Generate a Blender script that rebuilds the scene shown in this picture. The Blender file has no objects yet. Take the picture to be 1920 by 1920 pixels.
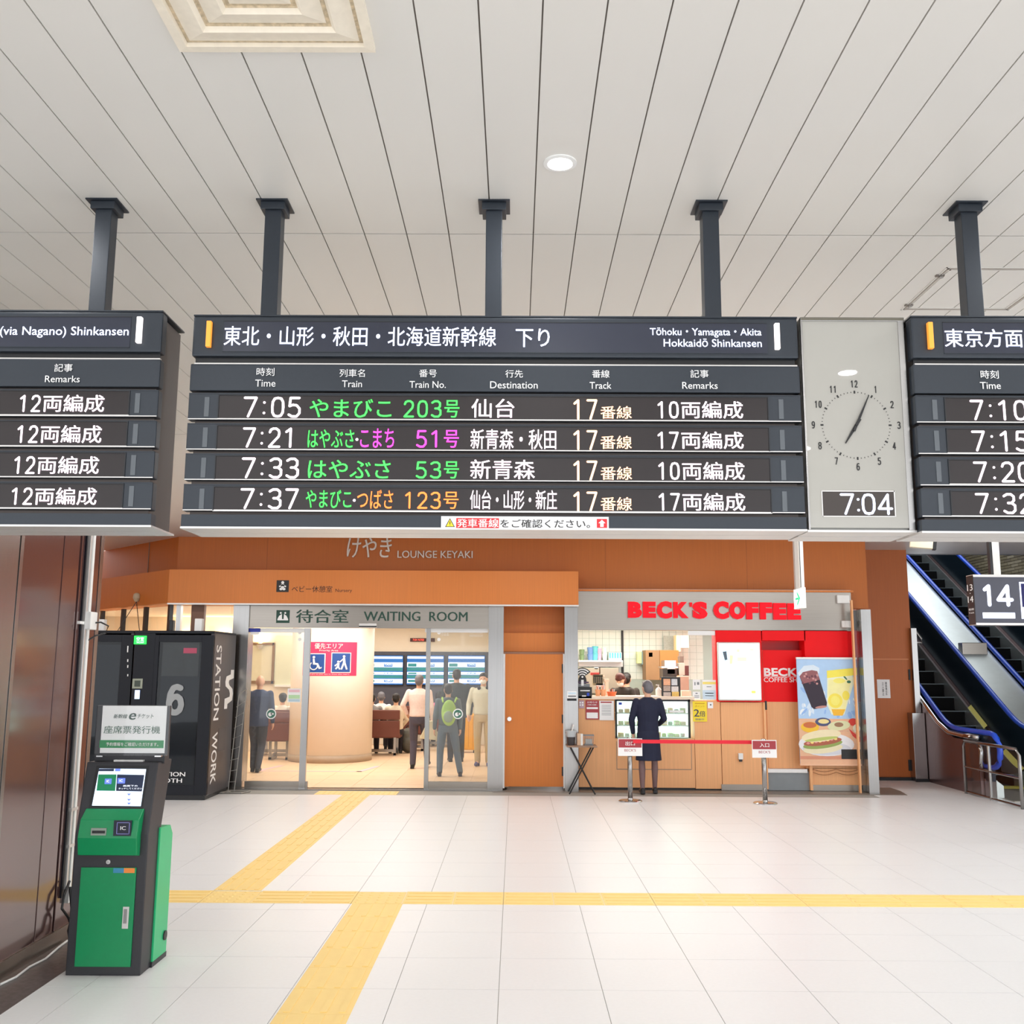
import bpy, bmesh, random
from math import sin, cos, tan, pi, radians, atan2, sqrt, hypot
from mathutils import Vector, Matrix
random.seed(7)
S = bpy.context.scene
COL = S.collection

# ---------------------------------------------------------------- camera, world, exposure, lamps
F = 1850.0; TILT = radians(8.91); ROLL = radians(.3); YAW = radians(.23); CZ = 1.85; CEIL = 3.89
fw = Vector((-sin(YAW)*cos(TILT), cos(YAW)*cos(TILT), sin(TILT)))
rt0 = Vector((cos(YAW), sin(YAW), 0)); up0 = rt0.cross(fw)
rt = cos(ROLL)*rt0 + sin(ROLL)*up0; up = cos(ROLL)*up0 - sin(ROLL)*rt0
cam = bpy.data.cameras.new('camera'); cam.sensor_width = 36; cam.lens = F/1920*36; cam.clip_end = 200
co = bpy.data.objects.new('camera', cam); COL.objects.link(co); S.camera = co
co.matrix_world = Matrix.Translation((0, 0, CZ)) @ Matrix((rt, up, -fw)).transposed().to_4x4()
S.view_settings.view_transform = 'Standard'; S.view_settings.look = 'None'
S.view_settings.exposure = 0.55; S.view_settings.gamma = 1; S.view_settings.use_curve_mapping = False
W = bpy.data.worlds.new('world'); S.world = W; W.use_nodes = True
W.node_tree.nodes['Background'].inputs[0].default_value = (.95, .97, 1, 1)
W.node_tree.nodes['Background'].inputs[1].default_value = 1.6

def lamp(x, y, z, size, power, col=(1, .986, .972), rot=(0, 0, 0), sy=None):
    l = bpy.data.lights.new('lamp', 'AREA'); l.energy = power; l.color = col
    l.shape = 'RECTANGLE' if sy else 'DISK'; l.size = size
    if sy: l.size_y = sy
    o = bpy.data.objects.new('lamp', l); COL.objects.link(o); o.location = (x, y, z); o.rotation_euler = rot
    return o
HALL = [(.174+2.4*i, y) for i in range(-3, 4) for y in (-3.4, -1, 1.4, 3.77, 6.2, 8.6, 11, 13.4) if not (y > 13 and i > 2)]
for x, y in HALL:
    if abs(x-.174) < .1 and y == 3.77: continue
    lamp(x if y != 1.4 else .174+(x-.174)*.875, y, CEIL-.035, .3 if y != 1.4 else .12, 6.2 if y < 5 else 8.8)
lamp(-3.0, 18.0, 2.86, 3.6, 85, (1, .95, .87), sy=3.0)
lamp(-7.2, 19.6, 2.86, 1.5, 60, (1, .82, .62), sy=2.0)
lamp(-3.0, 21.9, 2.86, 4.5, 80, (1, .95, .88), sy=2.5)
lamp(2.6, 16.9, 2.62, 3.4, 95, (1, .93, .84), sy=1.6)
lamp(9, 21, 7.5, 4, 130, (.95, .98, 1), sy=6)

# ---------------------------------------------------------------- photo measuring helpers (a pixel's ray met with a real plane)
def ray(px, py): return fw*F + rt*(px-960) - up*(py-960)
def at(px, py, Y): d = ray(px, py); return Vector((0, 0, CZ)) + d*(Y/d.y)
def onx(px, py, X): d = ray(px, py); return Vector((0, 0, CZ)) + d*(X/d.x)
def onz(px, py, Z=0.0): d = ray(px, py); return Vector((0, 0, CZ)) + d*((Z-CZ)/d.z)
def rect(b, Y):
    x0, y0, x1, y1 = b; xm = (x0+x1)/2; ym = (y0+y1)/2
    return at(x0, ym, Y).x, at(x1, ym, Y).x, at(xm, y1, Y).z, at(xm, y0, Y).z   # X0 X1 Zlow Zhigh

# ---------------------------------------------------------------- materials
def lin(c): return tuple((v/255/12.92 if v/255 <= .04045 else ((v/255+.055)/1.055)**2.4) for v in c)
MATS = {}
def M(name, c, rough=.5, metal=0, emit=0, noise=.04, scale=(8, 8, 8), bump=0, coat=0, alpha=1, spec=.5):
    if name in MATS: return MATS[name]
    m = bpy.data.materials.new(name); m.use_nodes = True; nt = m.node_tree; b = nt.nodes['Principled BSDF']
    c = lin(c)
    if noise:
        tc = nt.nodes.new('ShaderNodeTexCoord'); mp = nt.nodes.new('ShaderNodeMapping'); mp.inputs['Scale'].default_value = scale
        nz = nt.nodes.new('ShaderNodeTexNoise'); nz.inputs['Scale'].default_value = 1; nz.inputs['Detail'].default_value = 3
        mx = nt.nodes.new('ShaderNodeMix'); mx.data_type = 'RGBA'
        mx.inputs[6].default_value = tuple(max(0, v*(1-noise*2)) for v in c)+(1,)
        mx.inputs[7].default_value = tuple(min(1, v*(1+noise*2)) for v in c)+(1,)
        nt.links.new(tc.outputs['Object'], mp.inputs[0]); nt.links.new(mp.outputs[0], nz.inputs['Vector'])
        nt.links.new(nz.outputs[0], mx.inputs[0]); nt.links.new(mx.outputs[2], b.inputs['Base Color'])
        if bump:
            bp = nt.nodes.new('ShaderNodeBump'); bp.inputs['Strength'].default_value = bump; bp.inputs['Distance'].default_value = .002
            nt.links.new(nz.outputs[0], bp.inputs['Height']); nt.links.new(bp.outputs[0], b.inputs['Normal'])
    else: b.inputs['Base Color'].default_value = c+(1,)
    b.inputs['Roughness'].default_value = rough; b.inputs['Metallic'].default_value = metal
    b.inputs['Specular IOR Level'].default_value = spec
    b.inputs['Coat Weight'].default_value = coat; b.inputs['Coat Roughness'].default_value = .08
    if emit:
        b.inputs['Emission Color'].default_value = c+(1,); b.inputs['Emission Strength'].default_value = emit
    MATS[name] = m
    return m
def glassmat(name, tint, refl=.06, dirt=0.0):
    m = bpy.data.materials.new(name); m.use_nodes = True; nt = m.node_tree; nt.nodes.clear()
    out = nt.nodes.new('ShaderNodeOutputMaterial'); mx = nt.nodes.new('ShaderNodeMixShader')
    tr = nt.nodes.new('ShaderNodeBsdfTransparent'); tr.inputs[0].default_value = tint+(1,)
    gl = nt.nodes.new('ShaderNodeBsdfGlossy'); gl.inputs['Roughness'].default_value = .03
    lw = nt.nodes.new('ShaderNodeLayerWeight'); pw = nt.nodes.new('ShaderNodeMath'); pw.operation = 'POWER'; pw.inputs[1].default_value = 4
    ma = nt.nodes.new('ShaderNodeMath'); ma.operation = 'MULTIPLY_ADD'; ma.inputs[1].default_value = .6; ma.inputs[2].default_value = .025
    nt.links.new(lw.outputs['Facing'], pw.inputs[0]); nt.links.new(pw.outputs[0], ma.inputs[0]); nt.links.new(ma.outputs[0], mx.inputs[0]); nt.links.new(tr.outputs[0], mx.inputs[1]); nt.links.new(gl.outputs[0], mx.inputs[2])
    if dirt:
        m2 = nt.nodes.new('ShaderNodeMixShader'); m2.inputs[0].default_value = dirt
        df = nt.nodes.new('ShaderNodeBsdfDiffuse'); df.inputs[0].default_value = (.8, .8, .8, 1)
        nt.links.new(mx.outputs[0], m2.inputs[1]); nt.links.new(df.outputs[0], m2.inputs[2]); nt.links.new(m2.outputs[0], out.inputs[0])
    else: nt.links.new(mx.outputs[0], out.inputs[0])
    MATS[name] = m
    return m
ACRYL = glassmat('acrylic', (.992, .995, .995)); GLASS = glassmat('clear_glass', (.975, .985, .98)); GLASSD = glassmat('smoked_glass', (.5, .53, .56)); GLASSF = glassmat('door_glass', (.94, .96, .955), dirt=.035)
TILE = M('floor_tile', (235, 235, 236), .34, noise=.015, scale=(40, 40, 40), spec=.4)
GROUT = M('grout', (168, 165, 160), .8)
TACT = M('tactile_yellow', (255, 218, 140), .55, noise=.03)
CEILM = M('ceiling_panel_paint', (226, 223, 217), .36, noise=.008, scale=(2, 2, 2), spec=.35)
CEILGAP = M('ceiling_gap', (132, 124, 117), .8)
WOODF = M('wood_fascia', (212, 124, 54), .5, noise=.07, scale=(120, 120, 1.2))
WOODU = M('wood_upper', (190, 104, 36), .5, noise=.07, scale=(120, 120, 1.2))
WOODD = M('wood_door', (204, 116, 40), .42, noise=.07, scale=(90, 90, 1.2))
WOODL = M('wood_light', (238, 176, 122), .45, noise=.07, scale=(70, 70, 1))
WOODR = M('wood_right', (184, 98, 38), .5, noise=.06, scale=(110, 110, 1.4))
STEEL = M('brushed_steel', (164, 163, 162), .24, 1, noise=.07, scale=(160, 160, .6))
STEELH = M('brushed_steel_sheet', (160, 154, 147), .3, 1, noise=.05, scale=(1.2, 160, 90))
CHROME = M('polished_steel', (205, 206, 208), .16, 1, noise=.02)
ALU = M('satin_aluminium', (214, 212, 210), .4, .7, noise=.02)
BD = M('board_grey', (42, 49, 58), .4, .25, noise=.04, scale=(60, 60, 60), spec=.6)
BDD = M('board_dark', (40, 42, 46), .5, .2)
BDS = M('board_side', (92, 84, 80), .5, .2)
LEDP = M('led_panel', (30, 21, 23), .35, noise=.12, scale=(500, 500, 500))
HDRP = M('header_window', (46, 50, 64), .3, .1, noise=.03)
WHT = M('white_plastic', (238, 238, 236), .4); BLK = M('black_plastic', (24, 25, 28), .4); NAVY = M('navy_black', (13, 17, 27), .42, noise=.05, spec=.3)
PRINTW = M('print_white', (244, 244, 244), .5, noise=0); PRINTK = M('print_black', (30, 30, 32), .5, noise=0)
PRINTG = M('print_dark_green', (32, 72, 60), .5, noise=0); PRINTR = M('print_red', (222, 40, 50), .5, noise=0); MAROON = M('print_maroon', (168, 58, 66), .5, noise=0)
PRINTB = M('print_blue', (40, 84, 160), .5, noise=0); PRINTY = M('print_yellow', (250, 222, 50), .5, noise=0); PRINTGR = M('print_grey', (130, 134, 138), .5, noise=0)
LW = M('led_white', (255, 235, 246), .5, emit=1.5, noise=0); LG = M('led_green', (60, 235, 80), .5, emit=1.25, noise=0)
LM = M('led_magenta', (255, 60, 215), .5, emit=1.3, noise=0); LO = M('led_orange', (255, 120, 50), .5, emit=1.3, noise=0)
LT = M('led_track', (255, 196, 150), .5, emit=1.4, noise=0); LB = M('sign_text_white', (225, 232, 255), .5, emit=1.1, noise=0)
LBL = M('led_blue_white', (215, 225, 255), .5, emit=1.6, noise=0)
CREAM = M('cream_wall', (238, 226, 206), .7, noise=.015); PEACH = M('peach_tile', (238, 206, 172), .42, noise=.03, scale=(6, 6, 6))
RED = M('red_panel', (240, 0, 14), .45, noise=.02, spec=.25); REDD = M('dark_red_panel', (180, 8, 18), .4, noise=.02)
SKIN = M('skin', (226, 178, 150), .55, noise=.02); SKIN2 = M('skin_tan', (208, 158, 128), .55, noise=.02)
HAIRK = M('hair_black', (28, 24, 24), .5, noise=.15, scale=(200, 200, 30)); HAIRG = M('hair_grey', (110, 108, 114), .5, noise=.15, scale=(200, 200, 30)); HAIRB = M('hair_brown', (84, 40, 34), .5, noise=.12, scale=(200, 200, 30))
BENCH = M('bench_brown', (112, 62, 50), .5, noise=.03); GRANITE = M('dark_granite', (84, 76, 76), .3, noise=.5, scale=(28, 28, 28)); GRANB = M('brown_granite', (104, 82, 80), .12, noise=.14, scale=(90, 90, 90), coat=.5)
THRESH = M('dark_threshold', (128, 120, 112), .4, noise=.08, scale=(30, 30, 30))

# ---------------------------------------------------------------- object helpers
ORG = {}
def tag(o, label=None, cat=None, group=None, kind=None):
    if label: o['label'] = label
    if cat: o['category'] = cat
    if group: o['group'] = group
    if kind: o['kind'] = kind
    return o
def thing(name, label, cat, loc=(0, 0, 0), group=None, rz=0):
    o = bpy.data.objects.new(name, None); COL.objects.link(o); o.location = loc; o.rotation_euler = (0, 0, rz); o.empty_display_size = .1
    ORG[o.name] = Vector(loc)
    return tag(o, label, cat, group)
class MB:
    def __init__(s): s.v = []; s.f = []; s.m = []; s.mats = []
    def mi(s, m):
        if m not in s.mats: s.mats.append(m)
        return s.mats.index(m)
    def add(s, vs, fs, m):
        n = len(s.v); k = s.mi(m); s.v += [tuple(v) for v in vs]
        for f in fs: s.f.append(tuple(i+n for i in f)); s.m.append(k)
        return s
    def box(s, x0, x1, y0, y1, z0, z1, m):
        vs = [(x, y, z) for z in (z0, z1) for y in (y0, y1) for x in (x0, x1)]
        return s.add(vs, [(0, 2, 3, 1), (4, 5, 7, 6), (0, 1, 5, 4), (2, 6, 7, 3), (0, 4, 6, 2), (1, 3, 7, 5)], m)
    def pr(s, b, Y, d, m, out=0):
        x0, x1, z0, z1 = rect(b, Y)
        return s.box(x0, x1, Y-out, Y+d, z0, z1, m)
    def prism(s, pts, a0, a1, m, axis='x'):
        n = len(pts)
        P = {'x': lambda a, p: (a, p[0], p[1]), 'y': lambda a, p: (p[0], a, p[1]), 'z': lambda a, p: (p[0], p[1], a)}[axis]
        vs = [P(a0, p) for p in pts]+[P(a1, p) for p in pts]
        return s.add(vs, [tuple(range(n))[::-1], tuple(range(n, 2*n))]+[(i, (i+1) % n, (i+1) % n+n, i+n) for i in range(n)], m)
    def tube(s, pts, r, m, n=8, closed=False):
        pts = [Vector(p) for p in pts]; vs = []; fs = []; L = len(pts)
        for i, p in enumerate(pts):
            if closed: t = pts[(i+1) % L]-pts[i-1]
            else: t = pts[min(i+1, L-1)]-pts[max(i-1, 0)]
            t.normalize(); a = Vector((0, 0, 1)) if abs(t.z) < .9 else Vector((1, 0, 0))
            u = t.cross(a).normalized(); w = t.cross(u); rr = r[i] if isinstance(r, (list, tuple)) else r
            vs += [p+u*rr*cos(2*pi*k/n)+w*rr*sin(2*pi*k/n) for k in range(n)]
        for i in range(L if closed else L-1):
            for k in range(n): j = (i+1) % L; fs.append((i*n+k, i*n+(k+1) % n, j*n+(k+1) % n, j*n+k))
        if not closed: fs += [tuple(range(n)), tuple(range((L-1)*n, L*n))[::-1]]
        return s.add(vs, fs, m)
    def lathe(s, prof, c, m, n=24):
        vs = []; fs = []; L = len(prof)
        for r, z in prof: vs += [(c[0]+r*cos(2*pi*k/n), c[1]+r*sin(2*pi*k/n), c[2]+z) for k in range(n)]
        for i in range(L-1):
            for k in range(n): fs.append((i*n+k, i*n+(k+1) % n, (i+1)*n+(k+1) % n, (i+1)*n+k))
        fs += [tuple(range(n))[::-1], tuple(range((L-1)*n, L*n))]
        return s.add(vs, fs, m)
    def disc(s, c, r, n, m, Y=True, d=.001, rz=None, a0=0, a1=2*pi):   # flat disc facing -Y
        rz = rz or r; full = abs(a1-a0-2*pi) < 1e-6; k = n if full else n+1
        p = [(c[0]+r*cos(a0+(a1-a0)*i/n), c[2]+rz*sin(a0+(a1-a0)*i/n)) for i in range(k)]
        return s.prism(p, c[1], c[1]+d, m, 'y')
    def build(s, name, parent=None, bev=0, smooth=False, label=None, kind=None, origin=None):
        me = bpy.data.meshes.new(name); org = origin if origin is not None else (ORG.get(parent.name, Vector()) if parent else Vector())
        me.from_pydata([tuple(Vector(v)-org) for v in s.v], [], s.f)
        for m in s.mats: me.materials.append(m)
        me.polygons.foreach_set('material_index', s.m)
        bm = bmesh.new(); bm.from_mesh(me); bmesh.ops.recalc_face_normals(bm, faces=bm.faces)
        if bev: bmesh.ops.bevel(bm, geom=[e for e in bm.edges if len(e.link_faces) == 2 and e.calc_face_angle(0) > .6], offset=bev, segments=2, affect='EDGES', profile=.6)
        bm.to_mesh(me); bm.free()
        if smooth: me.shade_smooth() if hasattr(me, 'shade_smooth') else None
        o = bpy.data.objects.new(name, me); COL.objects.link(o)
        if parent: o.parent = parent; ORG[o.name] = org
        elif origin is not None: o.location = origin; ORG[o.name] = Vector(origin)
        return tag(o, label, kind=kind)
def solo(mb, name, label, cat, group=None, bev=0, smooth=False):      # a thing that is one mesh, origin at its base
    xs = [v[0] for v in mb.v]; ys = [v[1] for v in mb.v]; zs = [v[2] for v in mb.v]
    c = Vector(((min(xs)+max(xs))/2, (min(ys)+max(ys))/2, min(zs)))
    return tag(mb.build(name, None, bev, smooth, origin=c), label, cat, group)
def struct(mb, name, parent=None, bev=0): return mb.build(name, parent, bev, kind='structure')
def inst(src, name, parent, loc, rz=0):
    o = bpy.data.objects.new(name, src); COL.objects.link(o); o.parent = parent; o.location = loc; o.rotation_euler = (0, 0, rz)
    return o
# numerals drawn as even strokes
_l8 = [(.5, 1), (.2, .97), (.05, .85), (.05, .68), (.22, .55), (.5, .52), (.78, .55), (.95, .68), (.95, .85), (.8, .97), (.5, 1)]
_6 = [(.88, .95), (.6, 1), (.3, .95), (.08, .72), (0, .35), (.1, .1), (.35, 0), (.65, 0), (.9, .1), (1, .3), (.9, .52), (.65, .62), (.35, .6), (.1, .46), (.02, .35)]
DIG = {'0': [[(.5, 1), (.2, .96), (.03, .78), (0, .5), (.03, .22), (.2, .04), (.5, 0), (.8, .04), (.97, .22), (1, .5), (.97, .78), (.8, .96), (.5, 1)]], '1': [[(.12, .82), (.55, 1), (.55, 0)]],
       '2': [[(.02, .8), (.12, .94), (.35, 1), (.65, 1), (.9, .9), (.97, .74), (.9, .56), (0, 0), (1, 0)]], '3': [[(.02, .9), (.3, 1), (.68, 1), (.93, .88), (.93, .66), (.7, .53), (.38, .53)], [(.7, .53), (1, .4), (1, .14), (.75, 0), (.3, 0), (0, .1)]],
       '4': [[(.72, 0), (.72, 1), (0, .27), (1, .27)]], '5': [[(.92, 1), (.12, 1), (.05, .56), (.35, .63), (.7, .6), (.97, .42), (.97, .18), (.7, 0), (.3, 0), (0, .1)]], '6': [_6],
       '7': [[(0, 1), (1, 1), (.33, 0)]], '8': [_l8, [(.5, .52), (.15, .47), (0, .3), (.05, .1), (.3, 0), (.7, 0), (.95, .1), (1, .3), (.85, .47), (.5, .52)]], '9': [[(1-u, 1-v) for u, v in _6]]}
def digits(s, b, Y, mat, parent, name='numeral', wt=.11, out=.0045, th=.0006, cells=None):
    x0, x1, z0, z1 = rect(b, Y) if len(b) == 4 and b[2] > 50 else b
    H = z1-z0; w = H*wt/2; W_ = x1-x0; n = len(s)
    if cells is None:
        if ':' in s: cells = [(0, .24), (.36, .36), (.48, .71), (.77, 1)]
        elif n == 1: cells = [(0, 1)]
        else: g = .3/(n-1+.3*(n-1)+1) if n > 1 else 0; c_ = (1-g*(n-1))/n; cells = [(i*(c_+g), i*(c_+g)+c_) for i in range(n)]
    m = MB(); y0_ = Y-out; cnt = [0]
    def seg(p, q):
        cnt[0] += 1; y = y0_-cnt[0]*1.5e-5
        d = Vector((q[0]-p[0], q[1]-p[1])); L = d.length or 1; d /= L; nx, nz = -d.y*w, d.x*w
        m.prism([(p[0]+nx, p[1]+nz), (q[0]+nx, q[1]+nz), (q[0]-nx, q[1]-nz), (p[0]-nx, p[1]-nz)], y-th, y, mat, 'y')
    for ch, (a, e) in zip(s, cells):
        X0, X1 = x0+W_*a+w, x0+W_*e-w
        if ch == ':':
            for v in (.22, .72): m.disc((x0+W_*a, y0_-th, z0+H*v), w*1.1, 10, mat, d=th)
            continue
        for st_ in DIG[ch]:
            P = [(X0+(X1-X0)*u, z0+w+(H-2*w)*v) for u, v in st_]
            for p, q in zip(P, P[1:]): seg(p, q)
            for i_, p in enumerate(P): m.disc((p[0], y0_-th-i_*1.7e-5-4e-4, p[1]), w, 8, mat, d=th)
    return m.build(name, parent)
# lettering: jobs gathered here, converted to meshes in one go at the end
JOBS = []
def TX(s, b, Y, mat, parent, name='lettering', bold=0, ext=.0006, mp=None, out=.0015, label=None, font=None, shear=0):
    if mp is None:
        x0, x1, z0, z1 = rect(b, Y)
        mp = lambda u, v, w, A=(x0, x1, z0, z1): Vector((A[0]+(A[1]-A[0])*u, Y-out-w, A[2]+(A[3]-A[2])*v))
    JOBS.append((s, mp, mat, parent, name, bold, ext, label, shear))
def run_jobs():
    tmp = []
    for s, mp, mat, parent, name, bold, ext, label, shear in JOBS:
        c = bpy.data.curves.new('t', 'FONT'); c.body = s; c.size = 1; c.offset = bold if bold >= .031 and max(map(ord, s)) < 256 else 0; c.extrude = .01 if ext else 0; c.resolution_u = 3; c.shear = shear
        o = bpy.data.objects.new('t', c); COL.objects.link(o); tmp.append(o)
    dg = bpy.context.evaluated_depsgraph_get(); dg.update()
    for o, (s, mp, mat, parent, name, bold, ext, label, shear) in zip(tmp, JOBS):
        me = bpy.data.meshes.new_from_object(o.evaluated_get(dg))
        n = len(me.vertices)
        if n:
            xs = [v.co.x for v in me.vertices]; ys = [v.co.y for v in me.vertices]; zs = [v.co.z for v in me.vertices]
            x0, x1, y0, y1 = min(xs), max(xs), min(ys), max(ys); org = ORG.get(parent.name, Vector())
            for v in me.vertices:
                w = ext if v.co.z > 0 else 0
                v.co = mp((v.co.x-x0)/(x1-x0), (v.co.y-y0)/(y1-y0), w) - org
            me.materials.clear(); me.materials.append(mat)
            if 0 < bold < .0301:       # heavier strokes: the same glyphs once more, a hair to the side
                bm = bmesh.new(); bm.from_mesh(me); d = (mp(bold*1.2/(x1-x0), 0, ext*.3)-mp(0, 0, 0)); g = bmesh.ops.duplicate(bm, geom=bm.verts[:]+bm.edges[:]+bm.faces[:])
                bmesh.ops.translate(bm, verts=[e for e in g['geom'] if isinstance(e, bmesh.types.BMVert)], vec=d); bm.to_mesh(me); bm.free()
            q = bpy.data.objects.new(name, me); COL.objects.link(q); q.parent = parent
            if label: q['label'] = label
    for o in tmp: bpy.data.objects.remove(o)
# ================================================================= THE HALL
def proj(p):
    q = Vector(p)-Vector((0, 0, CZ)); a = q.dot(fw)
    return (9e9, 9e9) if a < .2 else (960+F*q.dot(rt)/a, 960-F*q.dot(up)/a)
floor = struct(MB().box(-11, 12, -5, 27, -.12, -.004, GROUT), 'floor'); floor['label'] = 'pale stone tiled station concourse floor'
GX, GY, PX, PY = -.086, 7.946, .6, .622
def tilebox(w, d, m, top=0.0, th=.012, seam=.004):
    b = MB(); b.box(seam/2, w-seam/2, seam/2, d-seam/2, top-th, top, m); o = b.build('tile'); me = o.data; bpy.data.objects.remove(o); return me
tm = tilebox(PX, PY, TILE)
cells = []
for i in range(-16, 19):
    for j in range(-20, 13):
        x, y = GX+i*PX, GY+j*PY
        if y > 14.6: continue
        if -2.74 > x+PX and y < 7.3: continue
        q = proj((x+PX/2, y+PY/2, 0))
        cells.append((y if (-60 < q[0] < 1980 and 0 < q[1] < 2000) else 99, x, y))
cells.sort()
rest = MB()
for k, (d, x, y) in enumerate(cells):
    if k < 298 and d < 99: inst(tm, 'tile', floor, (x, y, 0))
    else: rest.box(x+.002, x+PX-.002, y+.002, y+PY-.002, -.012, 0, TILE)
for x in [GX+i*PX for i in range(9, 19)]:
    for y in [GY+j*PY for j in range(11, 15)]: rest.box(x+.002, x+PX-.002, y+.002, y+PY-.002, -.012, 0, TILE)
rest.build('tile', floor, kind='stuff')
# tactile paving: guiding bars and warning dots, each tile an object
def tactile(w, d, kind):
    b = MB(); b.box(.002, w-.002, .002, d-.002, -.004, .0022, TACT)
    if kind == 'y':
        for k in range(4):
            c = w*(k+.5)/4; b.box(c-.018, c+.018, .02, d-.02, .002, .0065, TACT)
    elif kind == 'x':
        for k in range(4):
            c = d*(k+.5)/4; b.box(.02, w-.02, c-.018, c+.018, .002, .0065, TACT)
    else:
        for i in range(5):
            for j in range(5): b.lathe([(.018, 0), (.012, .0045)], (w*(i+.5)/5, d*(j+.5)/5, .002), TACT, n=8)
    o = b.build('tile'); me = o.data; bpy.data.objects.remove(o); return me
tp = thing('tactile_paving', 'yellow tactile guide paving strips laid across the pale floor tiles', 'tactile paving', (-1, 8, 0))
TY, TXm, TD = tactile(.4, .415, 'y'), tactile(.4, .43, 'x'), tactile(.4, .41, 'd')
def tt(me, x, y): inst(me, 'tile', tp, (x+1, y-8, 0))
for k in range(9): tt(TY, -1.275, 8.14-.415*(k+1))
for k in range(-8, 21):
    x = -.086+.4*k
    if k in (-3, -6): tt(TD, x, 8.145)
    else: tt(TXm, x, 8.145)
for k in range(15): tt(TY, -2.5, 8.58+.415*k)
for k in range(3): tt(TD, -2.92+.4*k, 14.79)
# ceiling: long painted metal panels with dark joints
ceil = MB().box(-11, 12, -5, 1.55, CEIL, 4.1, CEILM).box(-11, 12, 8.62, 17.75, CEIL, 4.1, CEILM).box(-11, 12, 1.55, 8.62, CEIL+.014, 4.1, CEILGAP)
ceil = struct(ceil, 'ceiling')
def panelmesh(w, d):
    b = MB(); b.box(.0028, w-.0028, 0, d, 0, .02, CEILM); b.box(-.004, .004, 0, d, .010, .02, CEILGAP)
    o = b.build('panel', bev=0); me = o.data; bpy.data.objects.remove(o); return me
PW = .2018; pa, pb = panelmesh(PW, 2.885), panelmesh(PW, 4.15)
for k in range(-22, 22): inst(pa, 'panel', ceil, (.077+PW*k, 1.56, CEIL))
for k in range(-32, 32): inst(pb, 'panel', ceil, (.077+PW*k, 4.455, CEIL))
r = MB()
for s in (-1, 1): r.box(.077-32*PW if s < 0 else .077+22*PW, .077-22*PW if s < 0 else .077+32*PW, 1.56, 4.445, CEIL, CEIL+.02, CEILM)
r.box(-11, .077-32*PW, 1.56, 8.62, CEIL, CEIL+.02, CEILM).box(.077+32*PW, 12, 1.56, 8.62, CEIL, CEIL+.02, CEILM)
r.build('panel', ceil)
# ceiling access hatch with latches
h = thing('ceiling_hatch', 'square access hatch outline with two latches in the panelled ceiling', 'ceiling hatch', (2.1, 5, CEIL))
A = onz(1775, 501, CEIL); B = onz(1688, 581, CEIL); C2 = onz(1890, 580, CEIL)
b = MB()
x0, x1, y0, y1 = A.x+.0, A.x+.62, A.y, B.y
for u in (0, .03):
    b.box(x0+u, x1-u, y0+u, y0+u+.006, CEIL-.003, CEIL, CEILM).box(x0+u, x1-u, y1-u-.006, y1-u, CEIL-.003, CEIL, CEILM)
    b.box(x0+u, x0+u+.006, y0+u, y1-u, CEIL-.003, CEIL, CEILM).box(x1-u-.006, x1-u, y0+u, y1-u, CEIL-.003, CEIL, CEILM)
HG = M('hatch_gap', (176, 168, 160), .7)
b.box(x0+.012, x1-.012, y0+.012, y0+.02, CEIL-.004, CEIL, HG).box(x0+.012, x0+.02, y0+.012, y1-.012, CEIL-.004, CEIL, HG)
b.box(x1-.02, x1-.012, y0+.012, y1-.012, CEIL-.004, CEIL, HG).box(x0+.012, x1-.012, y1-.02, y1-.012, CEIL-.004, CEIL, HG)
b.build('hatch_frame', h)
for px, py in ((1762, 516), (1704, 571)):
    p = onz(px, py, CEIL); b = MB().box(p.x-.022, p.x+.022, p.y-.01, p.y+.01, CEIL-.008, CEIL, CEILGAP).lathe([(.012, 0), (.012, -.014), (.006, -.016)], (p.x+.006, p.y, CEIL), STEEL, n=10)
    b.build('latch', h)
# air diffuser: nested square cones
VM = M('vent_cream', (240, 230, 212), .5, noise=.05, scale=(30, 30, 30))
VS = M('vent_soot', (206, 188, 158), .8, noise=.3, scale=(60, 60, 60))
cx, cy = -.803, 2.69
v = thing('air_diffuser', 'square cream ceiling air diffuser with sooty stepped cones', 'air vent', (cx, cy, CEIL))
def frame(b, r0, z0, r1, z1, m):    # square ring cone, radii = half sizes
    P = lambda r, z: [(cx-r, cy-r, z), (cx+r, cy-r, z), (cx+r, cy+r, z), (cx-r, cy+r, z)]
    b.add(P(r0, z0)+P(r1, z1), [(i, (i+1) % 4, (i+1) % 4+4, i+4) for i in range(4)], m)
b = MB(); frame(b, .327, CEIL+.001, .327, CEIL-.016, VM); frame(b, .327, CEIL-.016, .295, CEIL-.018, VM); frame(b, .295, CEIL-.018, .292, CEIL-.004, VM)
b.build('frame', v)
for k, (r0, r1, dz) in enumerate(((.292, .215, .0), (.2, .125, .004), (.108, .03, .008))):
    b = MB(); frame(b, r0+.002, CEIL-.003, r0-.012, CEIL-.006, VS); frame(b, r0-.012, CEIL-.006, r1+.01, CEIL-.020, VM); frame(b, r1+.01, CEIL-.020, r1, CEIL-.022, VM); frame(b, r1, CEIL-.022, r1-.012, CEIL-.008, VM); frame(b, r1-.012, CEIL-.008, r1-.016, CEIL-.003, VS)
    b.build('cone', v)
MB().box(cx-.3, cx+.3, cy-.3, cy+.3, CEIL-.002, CEIL+.0, VS).build('backing_plate', v)
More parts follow.
